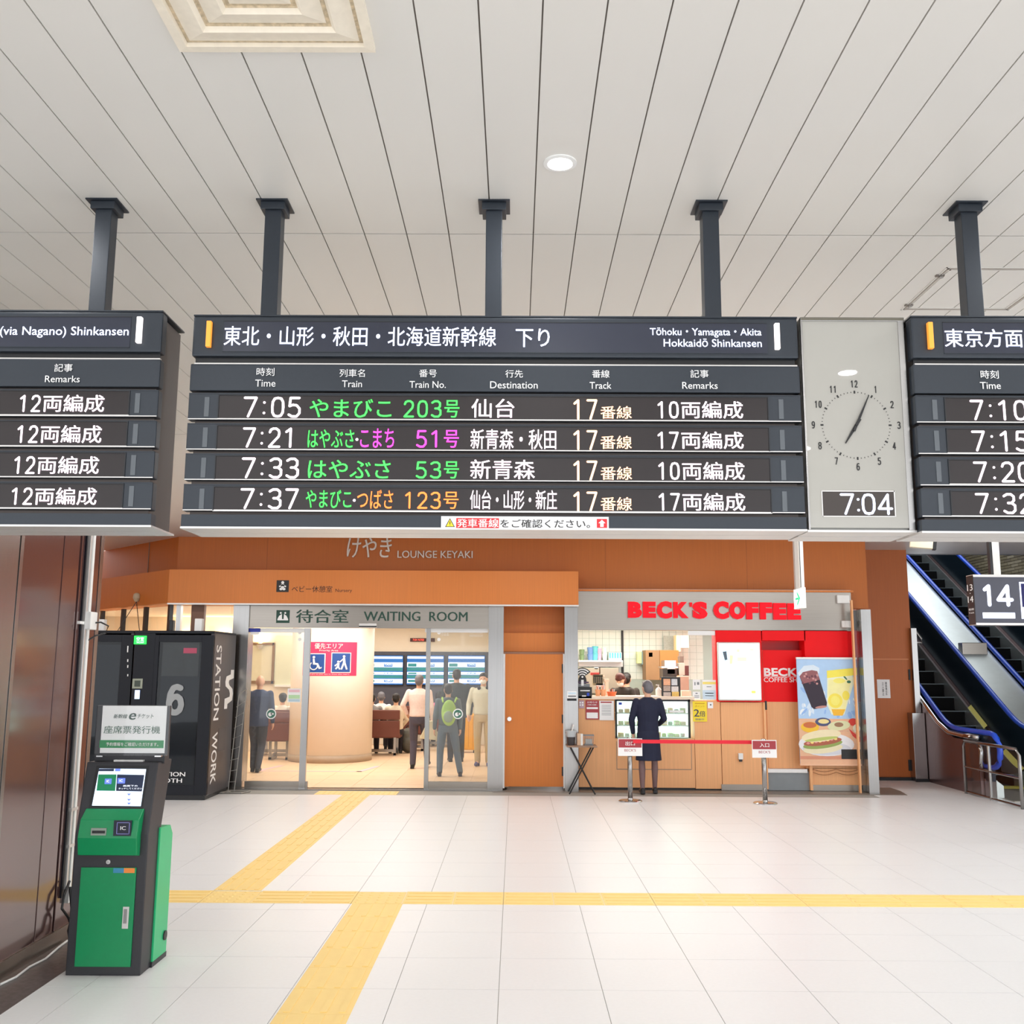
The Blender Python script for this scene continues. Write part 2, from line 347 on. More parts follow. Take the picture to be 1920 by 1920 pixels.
# recessed ceiling lamps
LAMPE = M('lamp_lens', (255, 252, 246), .4, emit=6, noise=0)
for x, y in HALL:
    q = proj((x, y, CEIL))
    inview = -40 < q[0] < 1960 and -40 < q[1] < 1960 and y < 5
    if inview:
        t = thing('downlight', 'round recessed downlight glowing in the panelled ceiling', 'ceiling light', (x, y, CEIL))
        MB().lathe([(.068, 0), (.068, -.006), (.052, -.008), (.05, .0)], (x, y, CEIL), WHT, n=32).build('trim_ring', t, smooth=False)
        MB().lathe([(.05, -.006), (.05, -.0065)], (x, y, CEIL), LAMPE, n=32).build('lens', t)
        l = lamp(x, y, CEIL-.012, .09, 6); l.name = 'bulb_light'; l.parent = t; l.location = (0, 0, -.012)
# ================================================================= HANGING BOARDS
def board(label, X0, X1, Y, xr, hd, lb, rows, rh, strip, leds, led_pitch_tops, group='departure boards'):
    """xr = pixel column where the y values below were read"""
    z = lambda py: at(xr, py, Y).z
    t = thing('departure_board', label, 'departure board', ((X0+X1)/2, Y+.15, z(strip[1])), group)
    D = .29
    MB().box(X0+.02, X1-.02, Y+.03, Y+D-.01, z(strip[1])+.004, z(hd[0])-.006, BDS).build('housing', t)
    MB().box(X0+.01, X1-.01, Y+.024, Y+.034, z(lb[0])-.01, z(hd[1])+.01, BLK).box(X0+.01, X1-.004, Y+.01, Y+.026, z(lb[0]), z(lb[0])+.007, ALU).build('recess_strip', t)
    MB().box(X0, X1, Y, Y+.06, z(hd[1]), z(hd[0]), BD).build('header_panel', t, bev=.008)
    MB().box(X0-.002, X1+.002, Y, Y+.05, z(lb[1]), z(lb[0]), BD).build('label_panel', t, bev=.006)
    for i, (ytop, ybot) in enumerate(rows):
        p = MB().box(X0-.002, X1+.002, Y, Y+.05, z(ybot), z(ytop), BD).build('row_panel', t, bev=.005)
        MB().box(X0+.0, X1-.0, Y-.002, Y+.002, z(ybot)+.001, z(ybot)+.005, ALU).box(X0, X1, Y-.002, Y+.002, z(ytop)-.005, z(ytop)-.001, BD).build('edge_strip', p)
        l0, l1 = leds[0], leds[1]
        MB().box(l0, l1, Y-.001, Y+.004, z(led_pitch_tops[i][1]), z(led_pitch_tops[i][0]), LEDP).build('led_screen', p)
        f = .004; za, zb = z(led_pitch_tops[i][1]), z(led_pitch_tops[i][0])
        MB().box(l0-f, l1+f, Y-.004, Y+.001, zb, zb+f, BDD).box(l0-f, l0, Y-.004, Y+.001, za, zb, BDD).box(l1, l1+f, Y-.004, Y+.001, za, zb, BDD).box(l0-f, l1+f, Y-.003, Y+.001, za-.003, za, ALU).build('screen_bezel', p)
        for xx in (X0+.066, X1-.092):
            MB().box(xx, xx+.02, Y-.003, Y+.001, (za+zb)/2-.042, (za+zb)/2+.042, M('tab_grey', (92, 98, 104), .4)).build('indicator_tab', p, bev=.001)
    MB().box(X0-.004, X1+.004, Y, Y+.05, z(strip[1]), z(strip[0]), BD).build('bottom_panel', t)
    zb = z(strip[1]); b = MB().box(X0-.006, X1+.006, Y-.002, Y+.13, zb-.008, zb, ALU).box(X0-.004, X1+.004, Y+.136, Y+D-.015, zb-.008, zb, ALU).box(X0, X1, Y+.12, Y+.14, zb-.004, zb, BLK)
    b.build('underside', t)
    MB().box(X0, X1, Y+.0, Y+D-.02, z(hd[0]), z(hd[0])+.006, BD).build('top_cover', t)
    zh, zl = z(hd[0]), z(hd[1]); hh = zh-zl
    wx0, wx1 = X0+.13, X1-.13
    MB().box(wx0, wx1, Y-.0015, Y+.001, zl+hh*.12, zh-hh*.14, HDRP).build('header_window', t)
    MB().box(wx0, wx1, Y-.003, Y, zl+hh*.12-.003, zl+hh*.12, BD).box(wx0, wx1, Y-.003, Y, zh-hh*.14, zh-hh*.14+.003, BDD).build('window_edge', t)
    MB().box(X0+.062, X0+.082, Y-.022, Y, zl+hh*.2, zh-hh*.16, M('tab_orange', (255, 160, 60), .4, emit=.4, noise=0)).build('orange_tab', t, bev=.003, label='amber light tab')
    MB().box(X1-.1, X1-.08, Y-.022, Y, zl+hh*.2, zh-hh*.16, M('tab_white', (255, 246, 244), .4, emit=.75, noise=0)).build('white_tab', t, bev=.003, label='white light tab')
    return t
YB, YS = 3.98, 3.93
tops = [738.6, 795.4, 852.2, 909.6]
bm_ = board('long central departure board with four trains listed, facing the concourse', at(352, 790, YB).x, at(1502.5, 790, YB).x, YB, 930, (594.5, 669.7), (684, 734.5),
            [(y, y+50.5) for y in tops], 0, (967, 989.7), (at(406, 850, YB).x, at(1442, 850, YB).x), [(744, 786.5), (800.6, 844.4), (858, 901), (916, 959.7)])
X1 = at(293, 790, YS).x
bl_ = board('partly seen departure board left of the central one, twelve-car trains listed', X1-2.54, X1, YS, 150, (584, 659.4), (672.6, 725),
            [(730, 781), (787.6, 838.5), (845, 896), (903, 955)], 0, (962.5, 984), (X1-2.4, at(235, 850, YS).x), [(733.7, 777.5), (791, 835.5), (850, 893.5), (908, 952)])
X0 = at(1719, 790, YS).x
br_ = board('partly seen departure board right of the clock, bound for Tokyo', X0, X0+2.54, YS, 1815, (594.7, 671.4), (683.4, 737.8),
            [(741.4, 793), (799, 852), (857, 911), (915.8, 969.5)], 0, (974.5, 996), (at(1778, 850, YS).x, X0+2.4), [(746.9, 790.5), (804.9, 848.7), (863, 907), (921.8, 966.6)])
def T1(s, x0, y0, x1, y1, m, bold=0, board_=None, Y=YB, name='lettering', out=.0045): TX(s, (x0, y0, x1, y1), Y, m, board_ or bm_, name, bold, .0008, out=out)
T1('東北・山形・秋田・北海道新幹線', 420.6, 612.5, 930, 649.5, LB, .004); T1('下り', 967, 617, 1030, 651.5, LB, .008)
T1('Tōhoku・Yamagata・Akita', 1218.4, 615.6, 1427, 633.5, LB, .002); T1('Hokkaidō Shinkansen', 1244, 636, 1427.5, 651, LB, .002)
for s, a, b2, c, d in (('時刻', 481.6, 690.3, 515, 705.3), ('Time', 479, 712.5, 517, 725.6), ('列車名', 637, 692.8, 684.4, 707.5), ('Train', 641.6, 714, 679, 726.6), ('番号', 786, 693.4, 819, 707.8),
                       ('Train No.', 768, 715.3, 836, 728), ('行先', 947.5, 694.4, 980.3, 708.6), ('Destination', 919, 715.7, 1008, 729), ('番線', 1110, 694.4, 1142.5, 709), ('Track', 1105.3, 717, 1146, 729.7), ('記事', 1294, 694, 1328, 709), ('Remarks', 1278.8, 717, 1345, 729.7)):
    T1(s, a, b2, c, d, PRINTW, .004)
ROWS = [[('7:05', 457, 744.4, 565, 783.4, LW), ('やまびこ', 581, 749, 734, 783.4, LG), ('203号', 757, 751, 861, 783.4, LG), ('仙台', 884, 749, 964, 786, LW), ('17', 1073, 749, 1120, 787.5, LT), ('番線', 1125.6, 762.5, 1184, 788, LT), ('10両編成', 1231, 753, 1392, 785, LW)],
        [('7:21', 455.6, 802, 555.6, 840, LW), ('はやぶさ', 577.5, 806, 664, 840, LG), ('・', 667, 822, 672, 827, LW), ('こまち', 676, 804, 739, 840, LM), ('51号', 780.6, 807, 860, 839.7, LM), ('新青森・秋田', 882.5, 806, 1042.5, 845, LW), ('17', 1073, 807, 1120, 844.4, LT), ('番線', 1125.6, 818, 1184, 844.6, LT), ('17両編成', 1231, 810, 1393, 842, LW)],
        [('7:33', 453.4, 858.4, 561, 897.5, LW), ('はやぶさ', 578, 863, 732, 897.5, LG), ('53号', 780, 865.6, 860, 897.5, LG), ('新青森', 882, 863, 1002.5, 901, LW), ('17', 1073, 864, 1120, 902, LT), ('番線', 1126, 876, 1184.5, 902.5, LT), ('10両編成', 1232.5, 867, 1395, 900, LW)],
        [('7:37', 451, 916, 560, 955, LW), ('やまびこ', 574, 919, 659, 953, LG), ('・', 662, 936, 667, 941, LW), ('つばさ', 670, 919, 737, 954, LO), ('123号', 757.8, 922.5, 859.4, 954.4, LO), ('仙台・山形・新庄', 881.6, 920, 1043.8, 958, LW), ('17', 1073, 922, 1120, 960, LT), ('番線', 1126, 933, 1184.5, 960, LT), ('17両編成', 1233, 925, 1396, 958, LW)]]
def LED(s, a, b2, c, d, m, brd=None, Y=YB):
    brd = brd or bm_
    if s[0] in '仙新番': d -= 2.5; b2 -= .5
    if s.endswith('両編成'): k = a+(c-a)*.255; digits(s[:2], (a, b2, k, d), Y, m, brd, 'led_text', out=.004); T1('両編成', a+(c-a)*.285, b2, c, d, m, .012, brd, Y, 'led_text')
    elif s.endswith('号'): digits(s[:-1], (a, b2, c-33, d), Y, m, brd, 'led_text', out=.004); T1('号', c-27.5, b2, c, d, m, .012, brd, Y, 'led_text')
    elif s[0].isdigit(): digits(s, (a, b2, c, d), Y, m, brd, 'led_text', out=.004)
    else: T1(s, a, b2, c, d, m, .008, brd, Y, 'led_text')
for row in ROWS:
    for r_ in row: LED(*r_)
for s, a, b2, c, d, m in (('(via Nagano) Shinkansen', 1, 613, 242, 634, LB), ('記事', 103, 682.7, 137, 697.8, PRINTW), ('Remarks', 85.5, 705, 150.5, 717.4, PRINTW)): T1(s, a, b2, c, d, m, .004, bl_, YS)
for a, b2, c, d in ((36.4, 741, 196, 773), (31.6, 798, 191, 831), (26, 856, 186, 889), (21, 914.6, 181.6, 947)): LED('12両編成', a, b2, c, d, LW, bl_, YS)
for s, a, b2, c, d, m in (('東京方面', 1770, 617.5, 1916, 651.5, LB), ('時刻', 1837.5, 695, 1871, 710.5, PRINTW), ('Time', 1836.5, 717, 1875, 730, PRINTW)): T1(s, a, b2, c, d, m, .01, br_, YS)
for s, a, b2, c, d in (('7:10', 1818, 750.5, 1924, 788.8), ('7:15', 1821, 808, 1927, 847), ('7:20', 1824.5, 866, 1932, 905), ('7:32', 1828, 925, 1935, 964)): LED(s, a, b2, c, d, LW, br_, YS)
# sticker under the central board
st = thing('notice_sticker', 'white strip notice with warning triangle and red arrow on bottom edge of central board', 'sticker', at(984, 991, YB-.004))
MB().pr((827, 968.5, 1141.4, 990.5), YB-.0035, .003, PRINTW).build('paper', st)
def tri(b, p, Y, m, d=.0006): q = [at(x, y, Y) for x, y in p]; b.prism([(v.x, v.z) for v in q], Y, Y+d, m, 'y'); return b
b = MB(); tri(b, [(834.5, 988), (852.8, 988), (843.6, 971.5)], YB-.0045, PRINTK); tri(b, [(836.5, 987), (850.8, 987), (843.6, 974)], YB-.0052, PRINTY); b.pr((842.9, 977.5, 844.4, 983), YB-.0058, .0006, PRINTK).pr((842.9, 984.3, 844.4, 985.6), YB-.0058, .0006, PRINTK).build('warning_triangle', st)
MB().pr((855.4, 971.5, 935.5, 990), YB-.0045, .0006, PRINTR).build('red_block', st); MB().pr((1119, 973, 1138.3, 989.8), YB-.0045, .0006, PRINTR).build('red_block', st)
TX('発車番線', (856.8, 973, 934, 988.8), YB-.0048, PRINTW, st, bold=.03, out=.0006); TX('をご確認ください。', (938, 974, 1106, 989.7), YB-.0042, PRINTK, st, bold=.01, out=.0006)
b = MB(); tri(b, [(1122, 981), (1128.6, 974.5), (1135.3, 981), (1131.8, 981), (1131.8, 988), (1125.4, 988), (1125.4, 981)], YB-.0052, PRINTW); b.build('arrow', st)
# clock board
xa, xb = at(1507.5, 790, YB).x, at(1705, 790, YB).x; zc = lambda py, px=1604: at(px, py, YB).z
ck = thing('station_clock', 'tall pale clock panel with dial and small digital display between the boards', 'clock', ((xa+xb)/2, YB+.15, zc(994)))
CLK = M('clock_face', (174, 172, 165), .5, noise=.01, coat=.7, spec=.2); CLK.node_tree.nodes['Principled BSDF'].inputs['Coat Roughness'].default_value = .015
MB().box(xa, xb, YB+.01, YB+.28, zc(994), zc(596), M('clock_case', (150, 150, 146), .4, .4)).build('case', ck, bev=.004)
MB().box(xa+.008, xb-.028, YB-.003, YB+.012, zc(990), zc(603), CLK).build('face_panel', ck)
MB().box(xb-.028, xb-.002, YB-.006, YB+.01, zc(994), zc(596), STEEL).box(xa, xa+.008, YB-.006, YB+.01, zc(994), zc(596), STEEL).box(xa, xb, YB-.008, YB+.01, zc(603), zc(596), M('clock_frame', (112, 108, 96), .5, .3)).build('face_frame', ck, bev=.002)
MB().box(xa-.004, xb+.004, YB-.004, YB+.13, zc(994)-.009, zc(994), ALU).box(xa-.004, xb+.004, YB+.137, YB+.29, zc(994)-.01, zc(994), ALU).build('underside', ck)
c = at(1604.5, 797.5, YB); R = .1405; yk = YB-.0045
tk = MB()
for i in range(60):
    a = 2*pi*i/60; big = i % 5 == 0; r0, r1, w = (R-.006, R+.006, .0032) if big else (R-.003, R+.002, .0011)
    p = [(r0, -w), (r1, -w), (r1, w), (r0, w)]
    tk.prism([(c.x+u*sin(a)+v*cos(a), c.z+u*cos(a)-v*sin(a)) for u, v in p], yk, yk+.0008, PRINTK, 'y')
tk.build('minute_track', ck)
for hnum in range(1, 13):
    a = 2*pi*hnum/12; rr = R+.036; w = .014 if hnum < 10 else .029; hz = .0155; X, Z = c.x+rr*sin(a), c.z+(rr-.001)*cos(a)
    if hnum == 1: w = .009
    digits(str(hnum), (X-w/2, X+w/2, Z-hz, Z+hz), YB, PRINTK, ck, wt=.13)
def hand(name, ang, L, tail, w, y):
    a = radians(ang); p = [(-tail, -w), (L*.3, -w*.95), (L, -w*.35), (L, w*.35), (L*.3, w*.95), (-tail, w)]
    MB().prism([(c.x+u*sin(a)+v*cos(a), c.z+u*cos(a)-v*sin(a)) for u, v in p], y, y+.002, PRINTK, 'y').build(name, ck)
hand('hour_hand', 212, .092, .03, .0062, yk-.006); hand('minute_hand', 24, .137, .03, .005, yk-.010)
MB().lathe([(.006, -.0), (.006, .01)], (0, 0, 0), PRINTK, n=12)
MB().disc((c.x, yk-.012, c.z), .006, 16, PRINTK, d=.01).build('hub', ck)
MB().pr((1542.8, 921.8, 1677, 967.3), YB-.0045, .003, M('clock_lcd', (58, 50, 46), .4)).build('digital_display', ck)
MB().pr((1541, 920, 1679, 921.8), YB-.006, .004, ALU).pr((1541, 967.3, 1679, 969), YB-.006, .004, ALU).pr((1541, 920, 1542.8, 969), YB-.006, .004, ALU).pr((1677, 920, 1679, 969), YB-.006, .004, ALU).build('display_bezel', ck)
digits('7:04', (1575, 925.4, 1673.6, 965.6), YB-.004, LBL, ck, 'led_text', out=.002, cells=[(0, .27), (.345, .345), (.41, .67), (.71, 1)])
# posts hanging the boards from the ceiling
zt = {-1: 585, 0: 592, 1: 594, 2: 596, 3: 597}
for i, (px, nm, zpx) in enumerate(((205, 'left board, leftmost of the five', 584), (518, 'left end of the central board', 592), (927, 'middle of the central board', 594.5), (1329, 'right end of the central board', 597), (1811, 'the right board, beside the ceiling hatch', 596))):
    X = onz(px, 388, CEIL).x; Y = 4.16; zb = at(px, zpx, YB).z-.01
    t = thing('hanging_post', f'dark square steel post holding the {nm}', 'post', (X, Y, zb), 'posts carrying the hanging boards')
    MB().box(X-.036, X+.036, Y-.036, Y+.036, zb, CEIL-.03, BD).build('post', t, bev=.003)
    MB().box(X-.07, X+.07, Y-.07, Y+.07, CEIL-.006, CEIL, BD).build('ceiling_flange', t)
    MB().box(X-.053, X+.053, Y-.053, Y+.053, CEIL-.04, CEIL-.006, BD).build('collar', t, bev=.002)
    MB().box(X-.032, X+.04, Y-.042, Y-.036, zb, zb+.045, BD).build('bracket', t)
    for s in (-.015, .017): MB().tube([(X+s, Y-.042, zb+.016), (X+s, Y-.05, zb+.016)], .0095, STEEL, n=8).build('bolt', t)
# exit sign hanging edge-on
X, Y = 2.745, 9.5; t = thing('exit_sign', 'thin lit exit sign with green arrow on white mounting channel, before the red shop letters', 'exit sign', (X+.02, Y+.12, 2.38))
zz = lambda py, Y=Y: at(1505, py, Y).z
MB().box(X+.003, X+.042, Y+.02, Y+.22, zz(1103), CEIL, WHT).box(X-.001, X+.01, Y+.02, Y+.06, zz(1103), CEIL, M('ivory', (246, 246, 240), .4)).box(X-.001, X+.01, Y+.17, Y+.22, zz(1103), CEIL, ALU).build('mounting_channel', t)
MB().box(X, X+.046, Y, Y+.25, zz(1140), zz(1101), WHT).build('sign_body', t, bev=.003)
MB().box(X-.002, X+.001, Y+.006, Y+.244, zz(1139), zz(1103), M('sign_glow', (235, 255, 248), .5, emit=1.1, noise=0)).build('lit_face', t)
GA = M('exit_green', (20, 205, 120), .5, emit=.8, noise=0); zm = (zz(1139)+zz(1103))/2
MB().prism([(Y+.19, zm-.01), (Y+.09, zm-.01), (Y+.09, zm+.01), (Y+.19, zm+.01)], X-.004, X-.002, GA).prism([(Y+.03, zm), (Y+.13, zm+.07), (Y+.13, zm+.045), (Y+.075, zm), (Y+.13, zm-.045), (Y+.13, zm-.07)], X-.004, X-.002, GA).build('arrow', t)
# platform sign "14"
Y = 11; xa = at(1827, 1125, Y).x; zz = lambda py, Y=Y: at(1870, py, Y).z
t = thing('platform_sign', 'dark hanging platform sign reading 14 in white, before the escalators', 'sign', (xa+.6, Y+.08, zz(1172)))
MB().box(xa, xa+1.5, Y, Y+.16, zz(1168), zz(1082), M('sign_slate', (74, 76, 90), .4)).build('sign_body', t)
MB().box(xa-.004, xa+.002, Y-.004, Y+.16, zz(1171), zz(1079), BLK).build('side_panel', t)
MB().box(xa, xa+1.5, Y-.006, Y+.165, zz(1082), zz(1077.5), ALU).box(xa, xa+1.5, Y-.006, Y+.165, zz(1172), zz(1168), ALU).build('edge_trim', t)
for dx in (.26, 1.2):
    b = MB().box(xa+dx, xa+dx+.075, Y+.04, Y+.12, zz(1078), CEIL, WHT).box(xa+dx-.03, xa+dx, Y+.05, Y+.11, zz(1078), CEIL, BLK); b.build('hanger', t)
digits('14', (1841, 1095.7, 1900, 1137.5), Y, LB, t, wt=.17, out=.002, cells=[(0, .42), (.45, 1)]); MB().pr((1843, 1148.7, 1903.4, 1159.3), Y-.003, .003, LB).build('light_bar', t, bev=.0)
b = MB(); b.box(at(1912, 1110, Y).x, xa+1.3, Y-.004, Y, zz(1160), zz(1091), LB).box(at(1914.5, 1110, Y).x, xa+1.29, Y-.006, Y, zz(1138), zz(1094), M('deep_navy', (8, 10, 90), .5)).build('symbol_panel', t)
def side14(s, v0, v1, h=.09): TX(s, None, 0, PRINTW, t, bold=.01, mp=lambda u, v, w, xa=xa, Y=Y, zz=zz: Vector((xa-.0055-w, Y+.145-(.13)*u*1.0 if len(s) > 1 else Y+.09-.02*u, zz(v1)+(zz(v0)-zz(v1))*v)))
side14('13', 1095, 1107); side14('・', 1111, 1112.5); side14('14', 1117, 1129); side14('番線', 1140, 1144); side14('Track', 1147, 1150)
# security camera
p = at(1728, 1020, 11.6); t = thing('security_camera', 'beige box security camera with dark lens under the ceiling by the escalators', 'camera', p)
d = Vector((.95, -.3, -.12)).normalized()
def obox(b, c, ax, L, w, h, m):
    ax = ax.normalized(); s = ax.cross(Vector((0, 0, 1))).normalized(); n = s.cross(ax)
    vs = [c+ax*i*L/2+s*j*w/2+n*k*h/2 for k in (-1, 1) for j in (-1, 1) for i in (-1, 1)]
    return b.add(vs, [(0, 2, 3, 1), (4, 5, 7, 6), (0, 1, 5, 4), (2, 6, 7, 3), (0, 4, 6, 2), (1, 3, 7, 5)], m)
obox(MB(), p, d, .26, .1, .1, M('beige', (226, 216, 190), .5)).build('camera_body', t, bev=.006)
obox(MB(), p+d*.14, d, .04, .11, .12, BLK).build('lens_hood', t, bev=.006)
MB().tube([p+Vector((0, 0, .04)), (p.x, p.y, CEIL)], .014, ALU).build('bracket', t)
# ================================================================= THE FACADE ACROSS THE CONCOURSE
FY = 15.35
ZF0, ZF1 = at(700, 1132.5, 15.2).z, at(700, 1069.5, 15.2).z      # canopy fascia heights
cxl = at(316, 1100, 15.2).x; cxr = at(1084.5, 1100, 15.2).x
wl = MB()                                                       # upper wood wall up to the ceiling, with a chamfered left corner
ux = at(334, 1030, 15.75).x; uxr = at(1624, 1060, 15.75).x
wl.box(ux, uxr, 15.75, 15.95, ZF0, CEIL, WOODU)
wl.prism([(ux, 15.75), (ux, 15.95), (ux-3.4, 19.35), (ux-3.5, 19.25)], ZF1-.1, CEIL, WOODU, 'z')
wback = struct(wl, 'wall_back'); wback['label'] = 'orange wood-veneer wall above the shop fronts'
for px in (281, 500, 1135, 1400): # panel joints of the veneer
    if px < 334:
        q = ux-.75; MB().prism([(q, 16.49), (q+.012, 16.478), (q+.02, 16.49), (q+.008, 16.502)], ZF1-.1, CEIL, CEILGAP, 'z').build('joint', wback)
    else:
        x = at(px, 1060, 15.75).x; MB().box(x, x+.004, 15.7485, 15.751, 2.6, CEIL, M('wood_seam', (150, 84, 40), .6)).build('joint', wback)
# canopy box over the waiting room entrance
cn = MB().box(cxl, cxr, 15.2, 15.76, ZF0, ZF1, WOODF)
cn.prism([(cxl, 15.2), (cxl+.02, 15.76), (cxl-3.2, 18.9), (cxl-3.4, 18.6)], ZF0, ZF1, WOODF, 'z')
cn = struct(cn, 'trim_1'); cn['label'] = 'projecting orange wood fascia over the waiting room entrance'
MB().box(cxl, cxr+.003, 15.185, 15.3, ZF0-.022, ZF0, ALU).build('edge_strip', cn)
# lettering on the wood
sg = thing('lounge_sign', 'silver brush-script and capitals lettering mounted high on orange wood wall', 'sign', (-1.6, 15.74, 3.2))
SIL = M('silver_letter', (222, 214, 204), .4, .2, noise=0)
TX('けやき', (651, 1008, 734, 1046), 15.75, SIL, sg, bold=.02, ext=.02, shear=.15)
TX('LOUNGE KEYAKI', (745.5, 1033, 886, 1046.5), 15.75, SIL, sg, bold=.012, ext=.02)
ng = thing('nursery_sign', 'small black baby symbol with Japanese lettering on orange fascia', 'sign', (-3.2, 15.19, 2.85))
def icon(b, parent, Y, bg, fg, kind, name='symbol'):
    m = MB().pr(b, Y-.004, .004, bg); x0, x1, z0, z1 = rect(b, Y); w = x1-x0; yy = Y-.007; X = lambda u: x0+w*u; Z = lambda v: z0+(z1-z0)*v
    def poly(pts): m.prism([(X(u), Z(v)) for u, v in pts], yy, yy+.003, fg, 'y')
    def dot(u, v, r, rv=None): m.disc((X(u), yy, Z(v)), r*w, 16, fg, d=.003, rz=(rv or r)*w)
    if kind == 'baby': dot(.5, .8, .12); dot(.5, .5, .15, .2); poly([(.2, .5), (.5, .66), (.8, .5), (.75, .4), (.5, .52), (.25, .4)]); dot(.38, .25, .13, .1); dot(.62, .25, .13, .1)
    if kind == 'wait':
        for s in (-1, 1): dot(.5+.17*s, .78, .07); poly([(.5+.08*s, .7), (.5+.28*s, .55), (.5+.4*s, .3), (.5+.06*s, .3)])
        poly([(.1, .3), (.9, .3), (.9, .2), (.1, .2)])
    if kind == 'chair':
        dot(.42, .87, .08); poly([(.36, .78), (.46, .78), (.5, .52), (.68, .5), (.8, .24), (.9, .28), (.88, .2), (.74, .14), (.6, .4), (.38, .42)])
        for i in range(14):
            a = 2*pi*i/20+2.2; c0, c1 = cos(a), sin(a); d0, d1 = cos(a+.33), sin(a+.33)
            poly([(.42+.26*c0, .34+.26*c1), (.42+.26*d0, .34+.26*d1), (.42+.2*d0, .34+.2*d1), (.42+.2*c0, .34+.2*c1)])
    if kind == 'escort':
        dot(.66, .88, .08); poly([(.6, .8), (.72, .8), (.76, .5), (.9, .1), (.8, .08), (.68, .4), (.56, .08), (.46, .1), (.6, .5)]); poly([(.6, .76), (.62, .68), (.42, .5), (.38, .56)])
        dot(.32, .56, .07); poly([(.24, .48), (.4, .48), (.38, .26), (.46, .1), (.38, .08), (.32, .2), (.2, .08), (.14, .14), (.26, .3)]); poly([(.1, .34), (.28, .46), (.28, .38), (.14, .26)])
    return m.build(name, parent)
icon((518.5, 1088, 541.5, 1110), ng, 15.2, PRINTK, PRINTW, 'baby')
TX('ベビー休憩室', (547, 1098.5, 623, 1110.5), 15.2, M('sign_brown', (60, 34, 20), .5, noise=0), ng, bold=.008); TX('Nursery', (629, 1104, 660, 1112), 15.2, M('sign_brown', (60, 34, 20)), ng)
# steel header WAITING ROOM
def st_(name, b, Y, d, m, bev=0, parent=None):
    q = MB().pr(b, Y, d, m); return q.build(name, parent, bev, kind=None if parent else 'structure')
tr = st_('trim_2', (457, 1134, 917, 1177.5), FY, .12, STEELH); tr['label'] = 'brushed steel header above the waiting room doors'
wg = thing('waiting_room_sign', 'dark green waiting room lettering with seated figures symbol on steel header', 'sign', (-2.1, FY-.01, 2.5))
icon((518, 1144, 543, 1168), wg, FY, PRINTG, PRINTW, 'wait')
TX('待合室', (555, 1143, 652.5, 1168), FY, PRINTG, wg, bold=.025, ext=.006); TX('WAITING  ROOM', (682, 1147, 876, 1164.5), FY, PRINTG, wg, bold=.03, ext=.006)
for i, (b, lb) in enumerate((((430, 1134, 460, 1481), 'steel post left of the waiting room doors'), ((915, 1134, 943.5, 1484), 'broad brushed steel pillar right of the waiting room doors'), ((1059, 1134, 1084, 1486), 'brushed steel pillar between wood door and coffee counter'))):
    o = st_('trim_%d' % (i+3), b, FY-.03, .3, STEEL); o['label'] = lb
# door recess and wood door
rc = st_('wall_recess', (943, 1134, 1060, 1226), FY+.28, .05, WOODU)
MB().pr((943, 1187, 1060, 1222), FY+.22, .06, WOODF).build('transom_panel', rc); MB().pr((943, 1222.5, 1060, 1226.5), FY+.1, .2, M('head_trim', (160, 116, 92), .5)).build('head_trim', rc)
for b in ((943, 1226, 946.5, 1478), (1056, 1226, 1060, 1478)): MB().pr(b, FY+.02, .3, ALU).build('door_jamb', rc)
dr = thing('door_1', 'plain orange wood service door with round steel knob and closer hinges', 'door', at(1000, 1475, FY+.05)); dr['kind'] = 'structure'
MB().pr((946.5, 1226.5, 1056, 1475), FY+.05, .05, WOODD).build('door_leaf', dr, bev=.003)
p = at(955, 1348, FY+.05); MB().disc((p.x, p.y-.008, p.z), .034, 20, ALU, d=.008).disc((p.x, p.y-.05, p.z), .028, 20, CHROME, d=.03).disc((p.x, p.y-.02, p.z), .012, 12, CHROME, d=.02).build('knob', dr)
for y0, y1 in ((1245, 1262), (1340, 1356), (1438, 1455)): MB().pr((1053.5, y0, 1057, y1), FY+.035, .02, BDD).build('hinge', dr)
# dark stone threshold in front of the whole row
th = MB().prism([(cxr-1.3, 15.2), (at(1650, 1480, 15.1).x, 15.08), (at(1700, 1480, 15.1).x, 15.08), (5.9, 15.6), (5.9, 16.0), (cxr-1.3, 16.0)], -.01, .004, THRESH, 'z')
th.box(-6.4, cxr-1.2, 15.33, 15.6, -.01, .004, THRESH).box(-4.5, cxr-1.2, 15.3, 15.42, -.008, .012, STEEL)
struct(th, 'floor_threshold')
# glazed doors: fixed / sliding leaves
def leaf(name, label, b, x_stiles, top, kick, group=None):
    t = thing(name, label, 'glass door', at((b[0]+b[2])/2, b[3], FY+.06), group)
    MB().pr((b[0], b[1], b[2], kick), FY+.07, .01, GLASSF).build('pane', t)
    MB().pr((b[0], kick, b[2], b[3]), FY+.05, .05, STEELH).build('kick_plate', t)
    MB().pr((b[0], b[1], b[2], top), FY+.05, .05, ALU).build('top_rail', t)
    for s in x_stiles: MB().pr((s[0], b[1], s[1], b[3]), FY+.04, .06, STEEL).build('stile', t)
    return t
l1 = leaf('sliding_door', 'glass door leaf left of the open entrance, with round white sticker', (458, 1178, 576, 1481), ((565, 577),), 1185.5, 1465)
l2 = leaf('sliding_door', 'glass door leaf right of the open entrance, beside the broad steel pillar', (797, 1178, 915, 1483), ((797, 805),), 1186, 1466)
